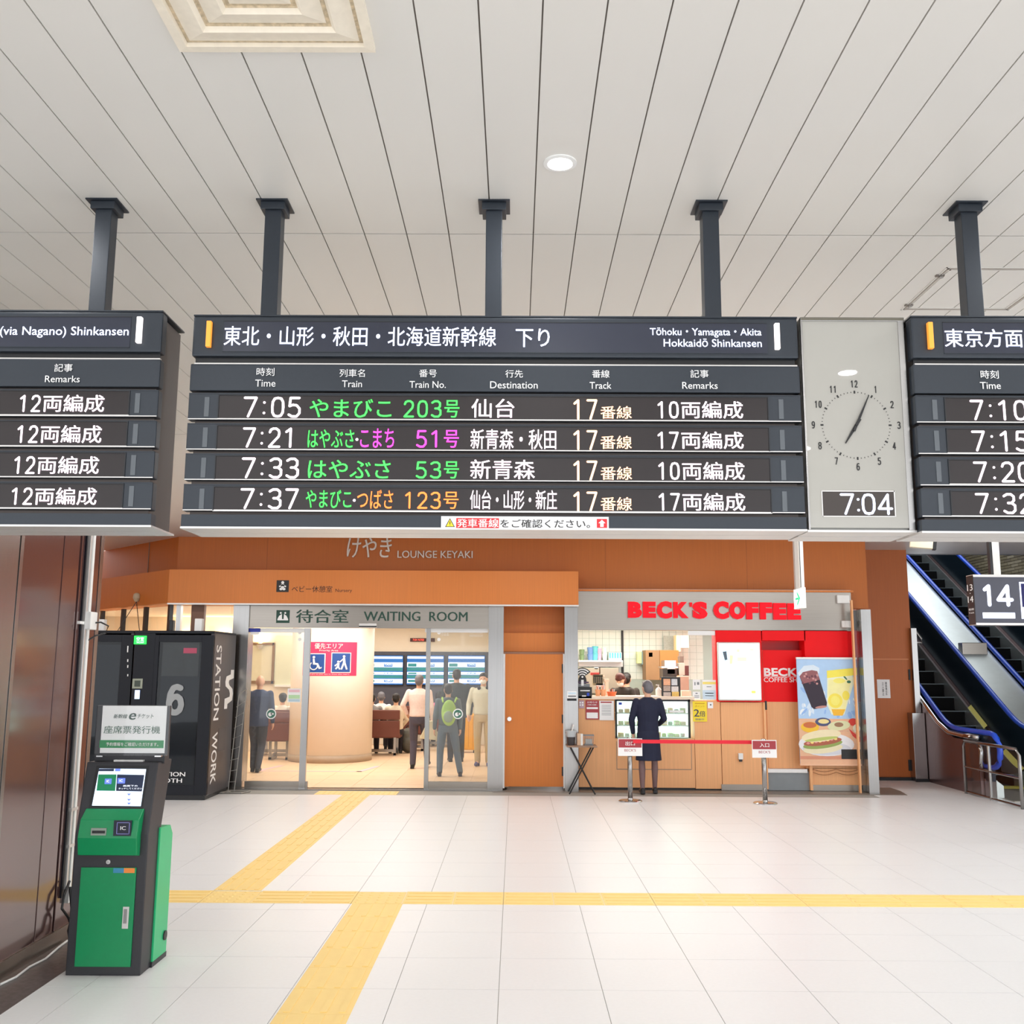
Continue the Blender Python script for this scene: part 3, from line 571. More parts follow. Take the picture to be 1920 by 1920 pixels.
for t, x, y in ((l1, 508.5, 1338.5), (l2, 858.5, 1338.5)):
    c = at(x, y, FY+.07); b = MB().disc((c.x, c.y-.004, c.z), .078, 28, PRINTW, d=.002).disc((c.x, c.y-.006, c.z), .062, 28, M('sticker_green', (70, 120, 104), .5), d=.002)
    b.disc((c.x-.014, c.y-.008, c.z-.008), .03, 16, PRINTW, d=.002).disc((c.x+.018, c.y-.008, c.z+.0), .026, 16, PRINTW, d=.002, rz=.014); b.build('round_sticker', t)
for t, x in ((l1, 562), (l2, 823)):
    for y in (1186.5, 1199): c = at(x, y, FY+.07); MB().disc((c.x, c.y-.004, c.z), .026, 16, WHT, d=.003).build('dot_marker', t)
t = thing('glass_notice', 'pastel paper notice stuck on the left glass door leaf', 'notice', at(551, 1318, FY+.06))
MB().pr((539, 1291, 564, 1317), FY+.064, .002, PRINTW).build('paper', t); MB().pr((541, 1303, 562, 1310), FY+.062, .002, M('pastel_green', (190, 226, 180), .5)).pr((541, 1311, 562, 1315.5), FY+.062, .002, M('pastel_sky', (190, 214, 226), .5)).pr((541.5, 1293, 562, 1298), FY+.062, .002, M('pastel_pink', (240, 196, 206), .5)).build('print', t)
t = thing('blue_sticker', 'blue arrow-shaped logo sticker at the top of the left glass leaf', 'sticker', at(477, 1190, FY+.06))
MB().pr((467, 1178, 488, 1185), FY+.04, .002, M('logo_blue', (52, 66, 170), .5)).pr((470, 1185, 486, 1190), FY+.04, .002, PRINTW).build('print', t)
t = thing('door_lettering', 'faint white opening-hours lettering at the top of the right glass leaf', 'sticker', at(880, 1190, FY+.06))
TX('待合室', (826, 1179, 842, 1192), FY+.064, M('frost', (225, 225, 222), .6), t); TX('5:30 - 23:00', (880, 1184, 905, 1188), FY+.064, M('frost', (225, 225, 222)), t); TX('WAITING ROOM', (880, 1190, 905, 1194), FY+.064, M('frost', (225, 225, 222)), t)
t = thing('door_sensor', 'slim white automatic door sensor bar under the steel header', 'sensor', at(688, 1177, FY)); MB().pr((673, 1169, 706, 1177), FY-.07, .07, ALU).build('sensor_body', t, bev=.004)
MB().pr((673, 1173.5, 706, 1176), FY-.072, .003, BLK).build('sensor_window', t)
# left glazing over the booths: front bay, chamfered bay
gz = thing('window_1', 'row of interior windows above the booths, warm light behind', 'window', (-6, 15.4, 2.3)); gz['kind'] = 'structure'
z0, z1 = 0.0, ZF0-.02
xL = cxl-.0; xR = at(430, 1150, FY).x
MB().box(xL, xR, FY+.03, FY+.04, .1, z1, GLASS).build('pane', gz)
for px in (330, 343): pass
for px, w, m in ((334, .07, STEEL), (370, .2, M('brown_post', (128, 92, 74), .5))): x = at(px, 1160, FY).x; MB().box(x-w/2, x+w/2, FY-.0, FY+.1, 0, z1, m).build('mullion', gz)
MB().box(xL, xR, FY, FY+.1, 0, .14, STEEL).build('sill', gz)
dx, dy = -1/sqrt(2), 1/sqrt(2)
q = MB().prism([(xL, FY+.03), (xL, FY+.04), (xL-3, FY+3.04), (xL-3, FY+3.03)], .1, z1, GLASS, 'z').build('pane', gz)
for s in (.0, .85, 1.7, 2.55, 3.4):
    x, y = xL+dx*s, FY+dy*s; MB().prism([(x-.045, y), (x, y-.045), (x+.045, y), (x, y+.045)], 0, z1, M('mullion_dark', (78, 76, 74), .4, .5), 'z').build('mullion', gz)
# ----------------------------------------------------------------- waiting room interior
RX0, RX1, RY = -9.5, .9, 24.2
wr = struct(MB().box(RX0, RX1, RY, RY+.1, 0, 3, CREAM), 'wall_waiting_back')
struct(MB().box(-.2, -.1, FY+.4, RY, 0, 3, CREAM), 'wall_waiting_right')
struct(MB().box(RX0, RX0+.1, 18.5, RY, 0, 3, CREAM), 'wall_waiting_left')
struct(MB().prism([(cxl+.05, 15.5), (RX1, 15.5), (RX1, RY), (RX0, RY), (RX0, 19.5)], 2.9, 3, M('white_ceiling', (240, 236, 228), .7), 'z'), 'ceiling')
struct(MB().box(RX0, at(545, 1200, 21.8).x, 21.9, 22.0, 0, 3, CREAM), 'wall_waiting_alcove')
fl = struct(MB().prism([(cxl, 15.42), (-.1, 15.42), (-.1, RY), (RX0, RY), (RX0, 19.7)], -.02, .001, M('peach_grout', (206, 172, 140), .6), 'z'), 'floor'); fl['label'] = 'peach tiled waiting room floor'
pm = tilebox(.6, .6, PEACH, top=.004, seam=.006); pr_ = MB(); n = 0
for i in range(15):
    for j in range(15):
        x, y = -.12-.6*(i+1), 15.45+.6*j
        if y > RY-.5 or y-15.4 < -(x-cxl)-.0: continue
        if n < 150 and x > -6.3: inst(pm, 'tile', fl, (x, y, 0)); n += 1
        else: pr_.box(x+.003, x+.597, y+.003, y+.597, -.008, .004, PEACH)
pr_.build('tile', fl, kind='stuff')
t = thing('floor_marking', 'pale pink outlined area taped on the waiting room floor', 'floor marking', (-3.6, 18.6, .005)); PKM = M('pink_tape', (246, 196, 206), .5)
MB().box(-4.6, -2.7, 17.9, 17.97, .005, .007, PKM).prism([(-4.6, 17.9), (-4.5, 17.9), (-4.3, 18.9), (-4.4, 18.9)], .005, .007, PKM, 'z').prism([(-2.8, 17.9), (-2.7, 17.9), (-2.5, 18.9), (-2.6, 18.9)], .005, .007, PKM, 'z').build('tape', t)
# round cream column with the priority-area sign
c = Vector((-3.68, 20.15)); R = .82
cl = thing('round_column', 'thick round cream column inside the waiting room with brown skirting', 'column', (c.x, c.y, 0)); cl['kind'] = 'structure'
MB().lathe([(R, .12), (R, 2.9)], (c.x, c.y, 0), M('column_cream', (236, 225, 212), .45, noise=.01), n=64).build('shaft', cl, smooth=True)
MB().lathe([(R+.006, 0), (R+.006, .14)], (c.x, c.y, 0), M('skirting', (176, 156, 134), .5), n=64).build('skirting', cl, smooth=True)
ps = thing('priority_sign', 'pink priority-area sign with wheelchair and escort symbols on round column', 'sign', (c.x, c.y-R, 1.6))
Rs = R+.006
def curved(b, m, name, parent, rr, n=12):        # sheet wrapped on the column, limits given at photo pixels
    d0, d1 = onray(b[0], (b[1]+b[3])/2, rr), onray(b[2], (b[1]+b[3])/2, rr); a0, a1 = atan2(d0.y-c.y, d0.x-c.x), atan2(d1.y-c.y, d1.x-c.x)
    pm_ = onray((b[0]+b[2])/2, b[1], rr).z, onray((b[0]+b[2])/2, b[3], rr).z
    q = MB(); vs = []
    for r_ in (rr, rr-.003):
        for z in pm_[::-1]: vs += [(c.x+r_*cos(a0+(a1-a0)*i/n), c.y+r_*sin(a0+(a1-a0)*i/n), z) for i in range(n+1)]
    k = n+1; fs = []
    for i in range(n): fs += [(i, i+1, k+i+1, k+i), (2*k+i, 3*k+i, 3*k+i+1, 2*k+i+1), (k+i, k+i+1, 3*k+i+1, 3*k+i), (i, 2*k+i, 2*k+i+1, i+1)]
    fs += [(0, k, 3*k, 2*k), (n, 2*k+n, 3*k+n, k+n)]
    q.add(vs, fs, m); return q.build(name, parent)
def onray(px, py, rr):
    d = ray(px, py); o = Vector((0, 0, CZ)); A = d.x**2+d.y**2; B = -2*(d.x*c.x+d.y*c.y); Cc = c.x**2+c.y**2-rr*rr
    D = max(B*B-4*A*Cc, 0); return o+d*((-B-sqrt(D))/(2*A))
PKS = M('sign_pink', (228, 62, 108), .5, noise=0)
curved((568, 1203.5, 669, 1267), PKS, 'sign_sheet', ps, Rs)
curved((572, 1225, 610, 1262), PRINTW, 'white_edge', ps, Rs+.004); curved((574, 1226.5, 608, 1260.5), PRINTB, 'blue_square', ps, Rs+.008)
curved((621, 1223.5, 658, 1261.5), PRINTW, 'white_edge', ps, Rs+.004); curved((622.5, 1225, 656.5, 1260), PRINTB, 'blue_square', ps, Rs+.008)
def cmap(b, rr=Rs+.012):
    d0, d1 = onray(b[0], (b[1]+b[3])/2, rr), onray(b[2], (b[1]+b[3])/2, rr); a0, a1 = atan2(d0.y-c.y, d0.x-c.x), atan2(d1.y-c.y, d1.x-c.x)
    zt, zb = onray((b[0]+b[2])/2, b[1], rr).z, onray((b[0]+b[2])/2, b[3], rr).z
    return lambda u, v, w: Vector((c.x+(rr+w)*cos(a0+(a1-a0)*u), c.y+(rr+w)*sin(a0+(a1-a0)*u), zb+(zt-zb)*v))
TX('優先エリア', None, 0, PRINTW, ps, bold=.01, mp=cmap((590, 1206, 643, 1216.5))); TX('Priority Area', None, 0, PRINTW, ps, mp=cmap((599, 1218, 634, 1222)))
TX('Please give up your seat to those who need it', None, 0, PRINTW, ps, mp=cmap((574, 1263, 655, 1265.5)))
def cicon(b, kind):
    mp = cmap(b, Rs+.013); src = bpy.data.objects.new('x', None)
    o = icon((0, 0, 100, 100), None, 5, PRINTB, PRINTW, kind); me = o.data; x0, x1, z0, z1 = rect((0, 0, 100, 100), 5); bm = bmesh.new(); bm.from_mesh(me)
    kill = [f for f in bm.faces if f.material_index == 0]; bmesh.ops.delete(bm, geom=kill, context='FACES'); bm.to_mesh(me); bm.free()
    for v in me.vertices: v.co = mp((v.co.x-x0)/(x1-x0), (v.co.z-z0)/(z1-z0), .0 if v.co.y > 4.9945 else .002)-Vector((c.x, c.y-R, 1.6))
    o.parent = ps; ORG[o.name] = ORG[ps.name]
cicon((576, 1228, 607, 1259), 'chair'); cicon((624, 1227, 655, 1258), 'escort')
# notice board on the alcove wall
t = thing('framed_board', 'brown-framed pale noticeboard on cream wall behind man in jacket', 'noticeboard', at(487, 1282, 21.85))
BF = M('board_frame_brown', (128, 96, 58), .5)
MB().pr((452, 1209, 510, 1277), 21.86, .03, M('board_pane', (212, 206, 178), .3)).build('board_panel', t)
b = MB().pr((448, 1205, 514, 1209.5), 21.84, .05, BF).pr((448, 1276.5, 514, 1282), 21.84, .05, BF).pr((509.5, 1205, 514, 1282), 21.84, .05, BF); b.build('frame', t)
t = thing('pale_screen_board', 'pale green wide whiteboard beside the brown-framed board', 'noticeboard', at(535, 1290, 21.85))
MB().pr((515, 1192, 557, 1288), 21.86, .03, M('pale_green_board', (216, 218, 192), .4)).build('board_panel', t); MB().pr((515, 1284, 557, 1288), 21.8, .08, WHT).build('tray', t)
# information screens
sp = struct(MB().pr((690, 1222, 925, 1325), RY-.05, .045, M('screen_surround', (78, 80, 92), .5)), 'wall_panel_dark')
SCW = M('screen_white', (226, 238, 255), .4, emit=1.1, noise=0); SCB = M('screen_blue', (20, 86, 150), .4, emit=.7, noise=0); SCT = M('screen_teal', (40, 110, 112), .4, emit=.7, noise=0)
for i, (xa, xb, kk) in enumerate(((684, 755.3, 'left of three, next to round column'), (763, 832, 'middle of three'), (840, 909, 'right of three, behind man in dark jacket'))):
    t = thing('information_screen', f'bright blue and white timetable screen, {kk}', 'screen', at((xa+xb)/2, 1283, RY-.1), 'timetable screens')
    MB().pr((xa-1, 1228, xb+1, 1284.5), RY-.11, .05, BLK).build('bezel', t)
    MB().pr((xa, 1229, xb, 1283.5), RY-.115, .005, SCB).build('display', t)
    b = MB(); b.pr((xa+1, 1231, xb-1, 1235), RY-.119, .004, SCW)
    for y0, y1 in ((1242, 1251), (1260, 1265), (1273, 1281)): b.pr((xa+.5, y0, xb-.5, y1), RY-.119, .004, SCW)
    b.build('timetable_row', t)
    b = MB()
    for y0, y1 in ((1251.5, 1258), (1266, 1271.5)): b.pr((xa+.5, y0, xb-.5, y1), RY-.119, .004, SCT)
    for y0, y1 in ((1244, 1250), (1261, 1264), (1274.5, 1279)): b.pr((xa+2, y0, xa+18, y1), RY-.122, .003, SCT).pr((xa+36, y0, xa+52, y1), RY-.122, .003, SCB)
    b.build('timetable_block', t)
    for s, y in (('TOHOKU', 1246), ('NAGANO', 1262.5), ('TSUBASA', 1276)): TX(s, (xa+37, y-2, xa+51, y+2), RY-.123, SCW, t)
t = thing('led_ticker', 'small red led clock strip above the timetable screens', 'ticker', at(792, 1203, RY)); MB().pr((769, 1196.5, 815, 1203), RY-.05, .05, M('ticker_case', (70, 24, 20), .5)).build('case', t); TX('7:04 N700', (774, 1197.8, 795, 1201.5), RY-.05, M('ticker_red', (255, 90, 70), .5, emit=1, noise=0), t)
# benches
def bench(label, X0, X1, Y, facing=1, z=0):
    t = thing('bench_seat', label, 'bench', ((X0+X1)/2, Y+.3, 0), 'brown waiting room benches')
    MB().box(X0, X1, Y, Y+.09, .74, .94, BENCH).build('backrest', t, bev=.02); MB().box(X0, X1, Y, Y+.09, .38, .725, BENCH).build('lower_back', t, bev=.02)
    MB().box(X0, X1, Y+.09, Y+.58, .36, .46, BENCH).build('seat', t, bev=.02)
    for x in (X0+.08, X1-.12): MB().box(x, x+.05, Y+.04, Y+.09, 0, .38, STEEL).box(x, x+.05, Y+.5, Y+.55, 0, .36, STEEL).box(x, x+.05, Y+.04, Y+.55, .02, .06, STEEL).build('leg', t)
    MB().box(X0+.1, X1-.1, Y+.28, Y+.34, .06, .12, STEEL).build('stretcher', t)
    return t
x1 = at(749, 1360, 21).x
bench('brown two-cushion bench beside the round column, nearest of its row', x1-1.5, x1, 21.0); bench('brown bench one row behind, partly hidden by man in white shirt', at(728, 1350, 22.1).x, at(800, 1350, 22.1).x, 22.1)
bench('brown bench row nearest the timetable screens', at(735, 1340, 23.2).x, at(850, 1340, 23.2).x, 23.2)
bench('brown bench with grey pad seen through the left glass leaf', at(497, 1360, 19.9).x, at(548, 1360, 19.9).x, 19.9); bench('brown bench behind the left glass leaf where a man sits', at(480, 1360, 20.8).x, at(552, 1360, 20.8).x, 20.8)
# lamps glowing on the lounge wall seen over the booths
for k, (px, py, Y) in enumerate(((318, 1178, 17.6), (305, 1176, 17.4))): pass
for k, x in enumerate((-5.6, -6.4, -7.2)):
    t = thing('wall_lamp', 'small warm uplight on wall seen above the booths, %s' % ('nearest the header', 'middle', 'farthest left')[k], 'wall lamp', (x, 21.85, 2.2), 'warm uplights above the booths')
    MB().lathe([(.04, 0), (.07, .1), (.06, .1), (.03, .01)], (x, 21.8, 2.2), ALU, n=16).build('shade', t)
    l = lamp(x, 21.8, 2.33, .1, 6, (1, .7, .4), rot=(pi, 0, 0)); l.parent = t; l.location = (0, -.05, .13)
# ----------------------------------------------------------------- right side wall and its service door
XW0, XW1 = at(1618, 1300, 17.08).x, at(1714, 1300, 17.08).x
wr2 = MB().box(XW0-.4, XW1, 17.08, 17.3, 0, CEIL, WOODR).box(XW1-.2, XW1, 17.3, 27, 0, CEIL, WOODR).box(uxr-.12, uxr, 15.96, 17.1, 0, CEIL, WOODR)
wr2 = struct(wr2, 'wall_right'); wr2['label'] = 'dark orange wood wall between the coffee shop and the escalators'
z = at(1660, 1237, 17.08).z
MB().box(XW0+.02, XW1-.07, 17.068, 17.08, .06, z, WOODR).box(XW0+.02, XW1-.07, 17.06, 17.08, z, z+.02, M('wood_edge', (214, 136, 84), .5)).build('door_leaf', wr2)
for py in (1265, 1435): q = at(1705, py, 17.05); MB().box(q.x-.01, q.x+.02, 17.05, 17.08, q.z-.09, q.z+.09, BDD).build('hinge', wr2)
MB().box(XW0, XW1, 17.04, 17.08, 0, .05, BDD).build('baseboard', wr2)
t = thing('taped_notice', 'white paper notice with vertical Japanese text taped on dark orange wall', 'notice', at(1657, 1309, 17.05)); MB().pr((1645, 1274, 1669, 1309), 17.062, .003, PRINTW).build('paper', t)
for k, s in enumerate(('関係者以外', '立入禁止')): TX('\n'.join(s), (1660-k*6, 1279, 1663.5-k*6, 1304), 17.06, PRINTK, t)
b = MB().pr((1627, 1014, 1708, 1022), 17.0, .08, M('dark_cove', (96, 76, 70), .6)); b.build('cove', wr2)
# ================================================================= COFFEE SHOP
SY = 15.5
bx0, bx1 = at(1085, 1300, SY).x, at(1604, 1300, SY).x
zft, zfb = at(1340, 1109, SY+.0).z, at(1340, 1182, SY).z
fs = struct(MB().box(bx0-.02, bx1, SY, SY+.25, zfb, zft+.03, STEELH), 'trim_6'); fs['label'] = 'brushed steel fascia carrying the red shop letters'
for a, b2 in ((1089, 1588),): MB().pr((1085, 1106, 1600, 1109.5), SY-.03, .25, WOODF).build('wood_lip', fs)
sh = thing('shop_sign', 'raised glossy red block capitals on steel fascia above coffee counter', 'sign', at(1338, 1160, SY))
BR = M('letter_red', (250, 0, 28), .4, emit=.2, noise=0, spec=.25)
for ch, x0, x1, y0, y1 in (('B', 1177, 1203, 1128.5, 1158.5), ('E', 1205, 1229, 1128.5, 1158.5), ('C', 1231, 1259, 1127.5, 1160), ('K', 1262, 1290, 1129, 1159), ("'", 1292.5, 1297, 1130, 1138), ('S', 1298, 1325.5, 1128.5, 1160.5),
                           ('C', 1337, 1365.5, 1127.5, 1161), ('O', 1367, 1397, 1128, 1161.5), ('F', 1398.5, 1421, 1130, 1161.5), ('F', 1424, 1446.5, 1130, 1161.5), ('E', 1449, 1473, 1131, 1162), ('E', 1475.5, 1500, 1131.5, 1162)):
    TX(ch, (x0, y0, x1, y1), SY, BR, sh, 'letter', bold=.07, ext=.05, out=.004)
# room behind the counter
struct(MB().box(bx0-.1, bx0, SY+.56, 19.2, 0, 3, CREAM).box(bx0-.1, bx1, SY+.25, 19.2, 2.72, 2.8, M('shop_ceiling', (236, 228, 212), .7)).box(bx1-.1, bx1, SY+.56, 17.1, 0, 2.8, CREAM), 'wall_shop')
wt = MB().box(bx0, bx1, 18.6, 18.7, 0, 2.8, M('tile_joint', (176, 196, 190), .6)); wt = struct(wt, 'wall_shop_tiled'); wt['label'] = 'pale mint square tiled wall at the back of the coffee shop'
TM = M('mint_tile', (224, 236, 230), .2, noise=.02, coat=.4); ts = .125
b = MB(); b.box(.003, ts-.003, -.008, 0, .003, ts-.003, TM); o = b.build('tile'); tme = o.data; bpy.data.objects.remove(o)
for i in range(20):
    for j in range(9): inst(tme, 'tile', wt, (bx0+.02+i*ts, 18.6, 1.63+j*ts))
struct(MB().box(bx0, bx1-.1, SY+.3, 18.6, -.01, .1, M('shop_floor', (150, 130, 110), .5)), 'floor_shop')
p = at(1167, 1225, 18.58); q = at(1167, 1285, 18.58); MB().box(p.x-.02, p.x+.02, 18.56, 18.585, 1.0, 2.7, BDD).build('pipe_trim', wt)
# counter fronts (wood panels), each a cabinet
def cab(name, label, b, kick, m=WOODL, y=SY+.02, d=.5, group='counter units'):
    t = thing(name, label, 'counter', at((b[0]+b[2])/2, b[3], y), group)
    MB().pr(b, y, d, m).build('front_panel', t, bev=.002)
    x0, x1, z0, z1 = rect(b, y); MB().box(x0, x1, y+.05, y+d, 0, z0, kick).build('plinth', t)
    return t
t1 = cab('counter_unit', 'light wood counter front left of the cake display with two notices', (1085, 1311, 1153.5, 1476), BLK)
t2 = cab('counter_unit', 'light wood base below the glass cake display case', (1153.5, 1385, 1303, 1477), BLK)
MB().pr((1156, 1442, 1297, 1443.2), SY+.018, .003, CEILGAP).pr((1296, 1390, 1297, 1442), SY+.018, .003, CEILGAP).pr((1156, 1390, 1157, 1442), SY+.018, .003, CEILGAP).build('drawer_joint', t2)
t3 = cab('counter_unit', 'light wood counter front right of the cake display with yellow poster', (1303, 1313, 1352, 1479), BLK)
t4 = cab('counter_unit', 'light wood panel below the lit menu board with steel kick plate', (1353, 1317, 1437, 1471), STEELH)
MB().pr((1353, 1471, 1437, 1482), SY-.0, .05, STEELH).build('kick_plate', t4)
t = thing('switch_box', 'small white surface switch box on light wood panel', 'switch box', at(1389, 1424, SY)); MB().pr((1385, 1412.5, 1393.5, 1424), SY-.03, .05, WHT).build('box_body', t, bev=.004); MB().pr((1386.5, 1424, 1392, 1428), SY-.02, .03, BDD).build('gland', t)
t = thing('serving_counter', 'white counter top running along the coffee shop serving hatch', 'worktop', at(1190, 1311, SY)); MB().pr((1085, 1306, 1302, 1311.5), SY, .7, M('worktop', (244, 222, 200), .4)).build('slab', t)
# cake display
dc = thing('display_case', 'lit glass cake display case full of sandwiches and cakes on pale shelves', 'display case', at(1228, 1384, SY))
MB().pr((1155, 1311.5, 1294, 1315), SY-.0, .55, BDD).build('top_frame', dc); MB().pr((1154, 1311.5, 1157, 1384), SY-.0, .05, BDD).build('side_frame', dc); MB().pr((1291, 1311.5, 1294.5, 1384), SY-.0, .05, BDD).build('side_frame', dc)
MB().pr((1157, 1315, 1291, 1384), SY+.005, .006, GLASS).build('pane', dc)
MB().pr((1157, 1315, 1291, 1384), SY+.45, .02, M('case_back', (228, 244, 238), .5, emit=.85, noise=0)).build('back_panel', dc)
for y in (1337, 1360, 1382): MB().pr((1157, y, 1291, y+2), SY+.03, .4, M('case_shelf', (214, 236, 226), .3)).build('shelf', dc)
for y in (1316, 1339, 1362): MB().pr((1160, y, 1288, y+.8), SY+.2, .05, M('case_light', (240, 255, 250), .4, emit=4, noise=0)).build('light_strip', dc)
FD = [M('food%d' % i, c_, .6, noise=.15, scale=(60, 60, 60)) for i, c_ in enumerate(((246, 238, 206), (206, 222, 180), (240, 216, 170), (250, 248, 240), (186, 206, 196)))]
ORD = 'first second third fourth fifth sixth seventh eighth ninth tenth eleventh'.split()
for j, ys in enumerate((1337, 1360, 1382)):
    for i in range(11):
        px = 1165+i*11.6
        if 1196 < px < 1240 and False: continue
        w, h_ = random.uniform(3.6, 4.6), random.uniform(5, 10); m = FD[random.randrange(5)]
        x0, x1, z0, z1 = rect((px-w, ys-h_, px+w, ys), SY+.12)
        b = MB()
        if (i+j) % 3: b.box(x0, x1, SY+.1, SY+.26, z0, z0+(z1-z0)*.35, m).box(x0, x1, SY+.1, SY+.26, z0+(z1-z0)*.35, z0+(z1-z0)*.6, FD[(i+1) % 5]).box(x0, x1, SY+.1, SY+.26, z0+(z1-z0)*.6, z1, m)
        else: b.lathe([(.02, 0), (.034, .01), (.036, .05), (.02, .06)], ((x0+x1)/2, SY+.18, z0), m, n=12)
        solo(b, 'sandwich' if (i+j) % 3 else 'cake', '%s item from left on %s shelf of display case, a %s' % (ORD[i], ('top', 'middle', 'bottom')[j], 'wrapped sandwich' if (i+j) % 3 else 'small round cake'), 'food', 'food in the display case, %s shelf' % ('top', 'middle', 'bottom')[j])
for i, px in enumerate((1175, 1270)):
    t = thing('price_card', 'small blue card at the top corner of the display case' if not i else 'pale price strip on top shelf of the display case', 'price card', at(px, 1325, SY+.02))
    MB().pr((px-15+8*i*0, 1317 if not i else 1332, px-9 if not i else px+12, 1321.5 if not i else 1336), SY+.0-.004, .003, M('card_blue', (40, 70, 190), .5) if not i else PRINTW).build('card', t)
# red wall, menu lightbox, recess with shop name
red = thing('red_wall_panel', 'glossy red wall panels right of the serving hatch', 'wall panel', at(1470, 1316, SY)); red['kind'] = 'structure'
MB().pr((1343, 1181.5, 1429, 1316), SY, .3, RED).build('panel', red, bev=.002)
MB().pr((1429, 1181.5, 1510, 1201), SY, .3, RED).build('panel', red, bev=.002)
MB().pr((1510, 1181.5, 1592, 1316), SY, .3, RED).build('panel', red, bev=.002); MB().pr((1592, 1181.5, 1605, 1316), SY+.02, .28, RED).build('panel', red)
MB().pr((1428, 1200, 1511, 1318), SY+.32, .04, REDD).build('recess_panel', red)
MB().pr((1431, 1219, 1509, 1316), SY+.16, .1, RED).build('panel', red)
TX("BECK'S", (1432, 1252, 1494+16, 1268), SY+.16, PRINTW, red, bold=.035); TX('COFFEE SHOP', (1432, 1270.5, 1512, 1279), SY+.16, PRINTW, red, bold=.025); MB().pr((1432, 1268.8, 1509, 1269.6), SY+.155, .003, PRINTW).build('rule', red)
mn = thing('menu_lightbox', 'backlit white menu board with rounded frame on red wall', 'menu board', at(1388, 1314, SY))
MB().pr((1346, 1204, 1427, 1314), SY-.05, .055, ALU).build('frame', mn, bev=.02)
MB().pr((1349, 1207, 1424, 1311), SY-.054, .01, M('lightbox_white', (250, 255, 255), .4, emit=1.05, noise=0)).build('lit_sheet', mn)
PA = lambda n, c_: M('pastel_'+n, c_, .5, emit=.75, noise=0)
MB().pr((1354, 1212, 1377, 1247), SY-.057, .002, PA('ice', (206, 240, 255))).build('drink_picture', mn)
b = MB(); tri(b, [(1355, 1222), (1362, 1221), (1364, 1237), (1359, 1238)], SY-.06, M('cola_print', (70, 80, 90), .5, emit=.5)); tri(b, [(1368, 1228), (1375, 1229), (1373, 1245), (1368, 1245)], SY-.06, PA('lemon', (255, 255, 150))); b.build('drink_picture', mn)
b = MB()
for x, y, w, h_, n_, c_ in ((1381, 1217, 6, 6, 'a', (255, 236, 160)), (1391, 1222, 8, 5, 'b', (255, 214, 190)), (1382, 1232, 18, 8, 'c', (230, 240, 170)), (1406, 1216, 7, 4, 'd', (255, 225, 170)), (1406, 1228, 9, 5, 'e', (236, 240, 200)), (1406, 1238, 8, 5, 'f', (255, 240, 220)), (1409, 1295, 8, 5, 'g', (255, 250, 90))):
    b.pr((x, y, x+w, y+h_), SY-.057, .002, PA(n_, c_))
b.build('dish_picture', mn)
for j, y in enumerate((1262, 1269, 1278, 1285, 1292)):
    for x, s in ((1356, 'コーヒー 350'), (1379, 'アイス 380'), (1402, 'ラテ 420')): TX(s, (x, y, x+15, y+2.5), SY-.055, PA('grey', (190, 205, 210)), mn)
# bay below with wood door leaf
bay = thing('counter_door', 'light wood low door panel below the red recess with grey step', 'panel', at(1470, 1480, SY+.16))
MB().pr((1439, 1316, 1512, 1441), SY+.16, .05, WOODL).build('door_leaf', bay); MB().pr((1434, 1317, 1438.5, 1480), SY-.02, .06, WOODL).build('jamb', bay); MB().pr((1434.5, 1314, 1438, 1331), SY-.025, .01, BDD).build('lock', bay)
MB().pr((1440, 1447, 1520, 1482), SY+.02, .3, M('grey_step', (134, 140, 144), .5)).build('step_riser', bay); MB().pr((1440, 1442, 1514, 1449), SY+.0, .3, ALU).build('step_nosing', bay)
lb = cab('counter_unit', 'light wood low panel beneath the big drinks poster with scalloped rope marks', (1521, 1440, 1616, 1472), STEELH); MB().pr((1521, 1472, 1616, 1483), SY-.0, .05, STEELH).build('kick_plate', lb); MB().pr((1519, 1430, 1524, 1482), SY-.04, .06, WOODL).build('jamb', lb)
MB().pr((1510, 1317, 1616, 1441), SY+.02, .3, WOODL).build('back_panel', lb)
for s in (0, 1):
    for k in range(2):
        pts = [at(1524+44*s+44*i/10, 1442+6*k+5*sin(pi*i/10), SY-.01) for i in range(11)]; MB().tube(pts, .004, M('rope_mark', (150, 92, 54), .6), n=5).build('rope_mark', lb)
# big drinks poster (flat print on a hanging banner)
po = thing('drinks_poster', 'large hanging poster of iced coffee, lemonade and a hot sandwich', 'poster', at(1555, 1436, SY-.06)); PY_ = SY-.07
x0, x1, z0, z1 = rect((1494.5, 1235, 1614, 1434), PY_); 
def pu(u, v):   # poster coordinates 0..1 (v down) following its outline in the zoomed photo
    return (at(1497, 1335, PY_).x+(at(1610, 1335, PY_).x-at(1497, 1335, PY_).x)*u, z1+(z0-z1)*v)
def pp(m, pts, col, k, name=None): m.prism([pu(*q) for q in pts], PY_-.001*k, PY_-.001*k+.0008, col, 'y'); return m
def pe(m, u, v, ru, rv, col, k, n=24, a=0): return pp(m, [(u+ru*cos(2*pi*i/n)*cos(a)-rv*.6*sin(2*pi*i/n)*sin(a), v+(ru*.6*cos(2*pi*i/n)*sin(a)+rv*sin(2*pi*i/n)*cos(a))) for i in range(n)], col, k)
PC = lambda n, c_: M('ink_'+n, c_, .5, noise=.03, scale=(12, 12, 12))
MB().box(pu(0, 0)[0], pu(1, 0)[0], PY_, PY_+.02, z0, z1, PC('sky', (178, 210, 244))).build('sheet', po); MB().box(pu(-.005, 0)[0], pu(1.005, 0)[0], PY_-.012, PY_+.03, z1-.01, z1+.02, WHT).build('top_bar', po); MB().box(pu(-.005, 0)[0], pu(1.005, 0)[0], PY_-.012, PY_+.03, z0-.012, z0+.012, M('bar_wood', (246, 196, 160), .5)).build('bottom_bar', po)
m = MB(); rnd = random.Random(3)
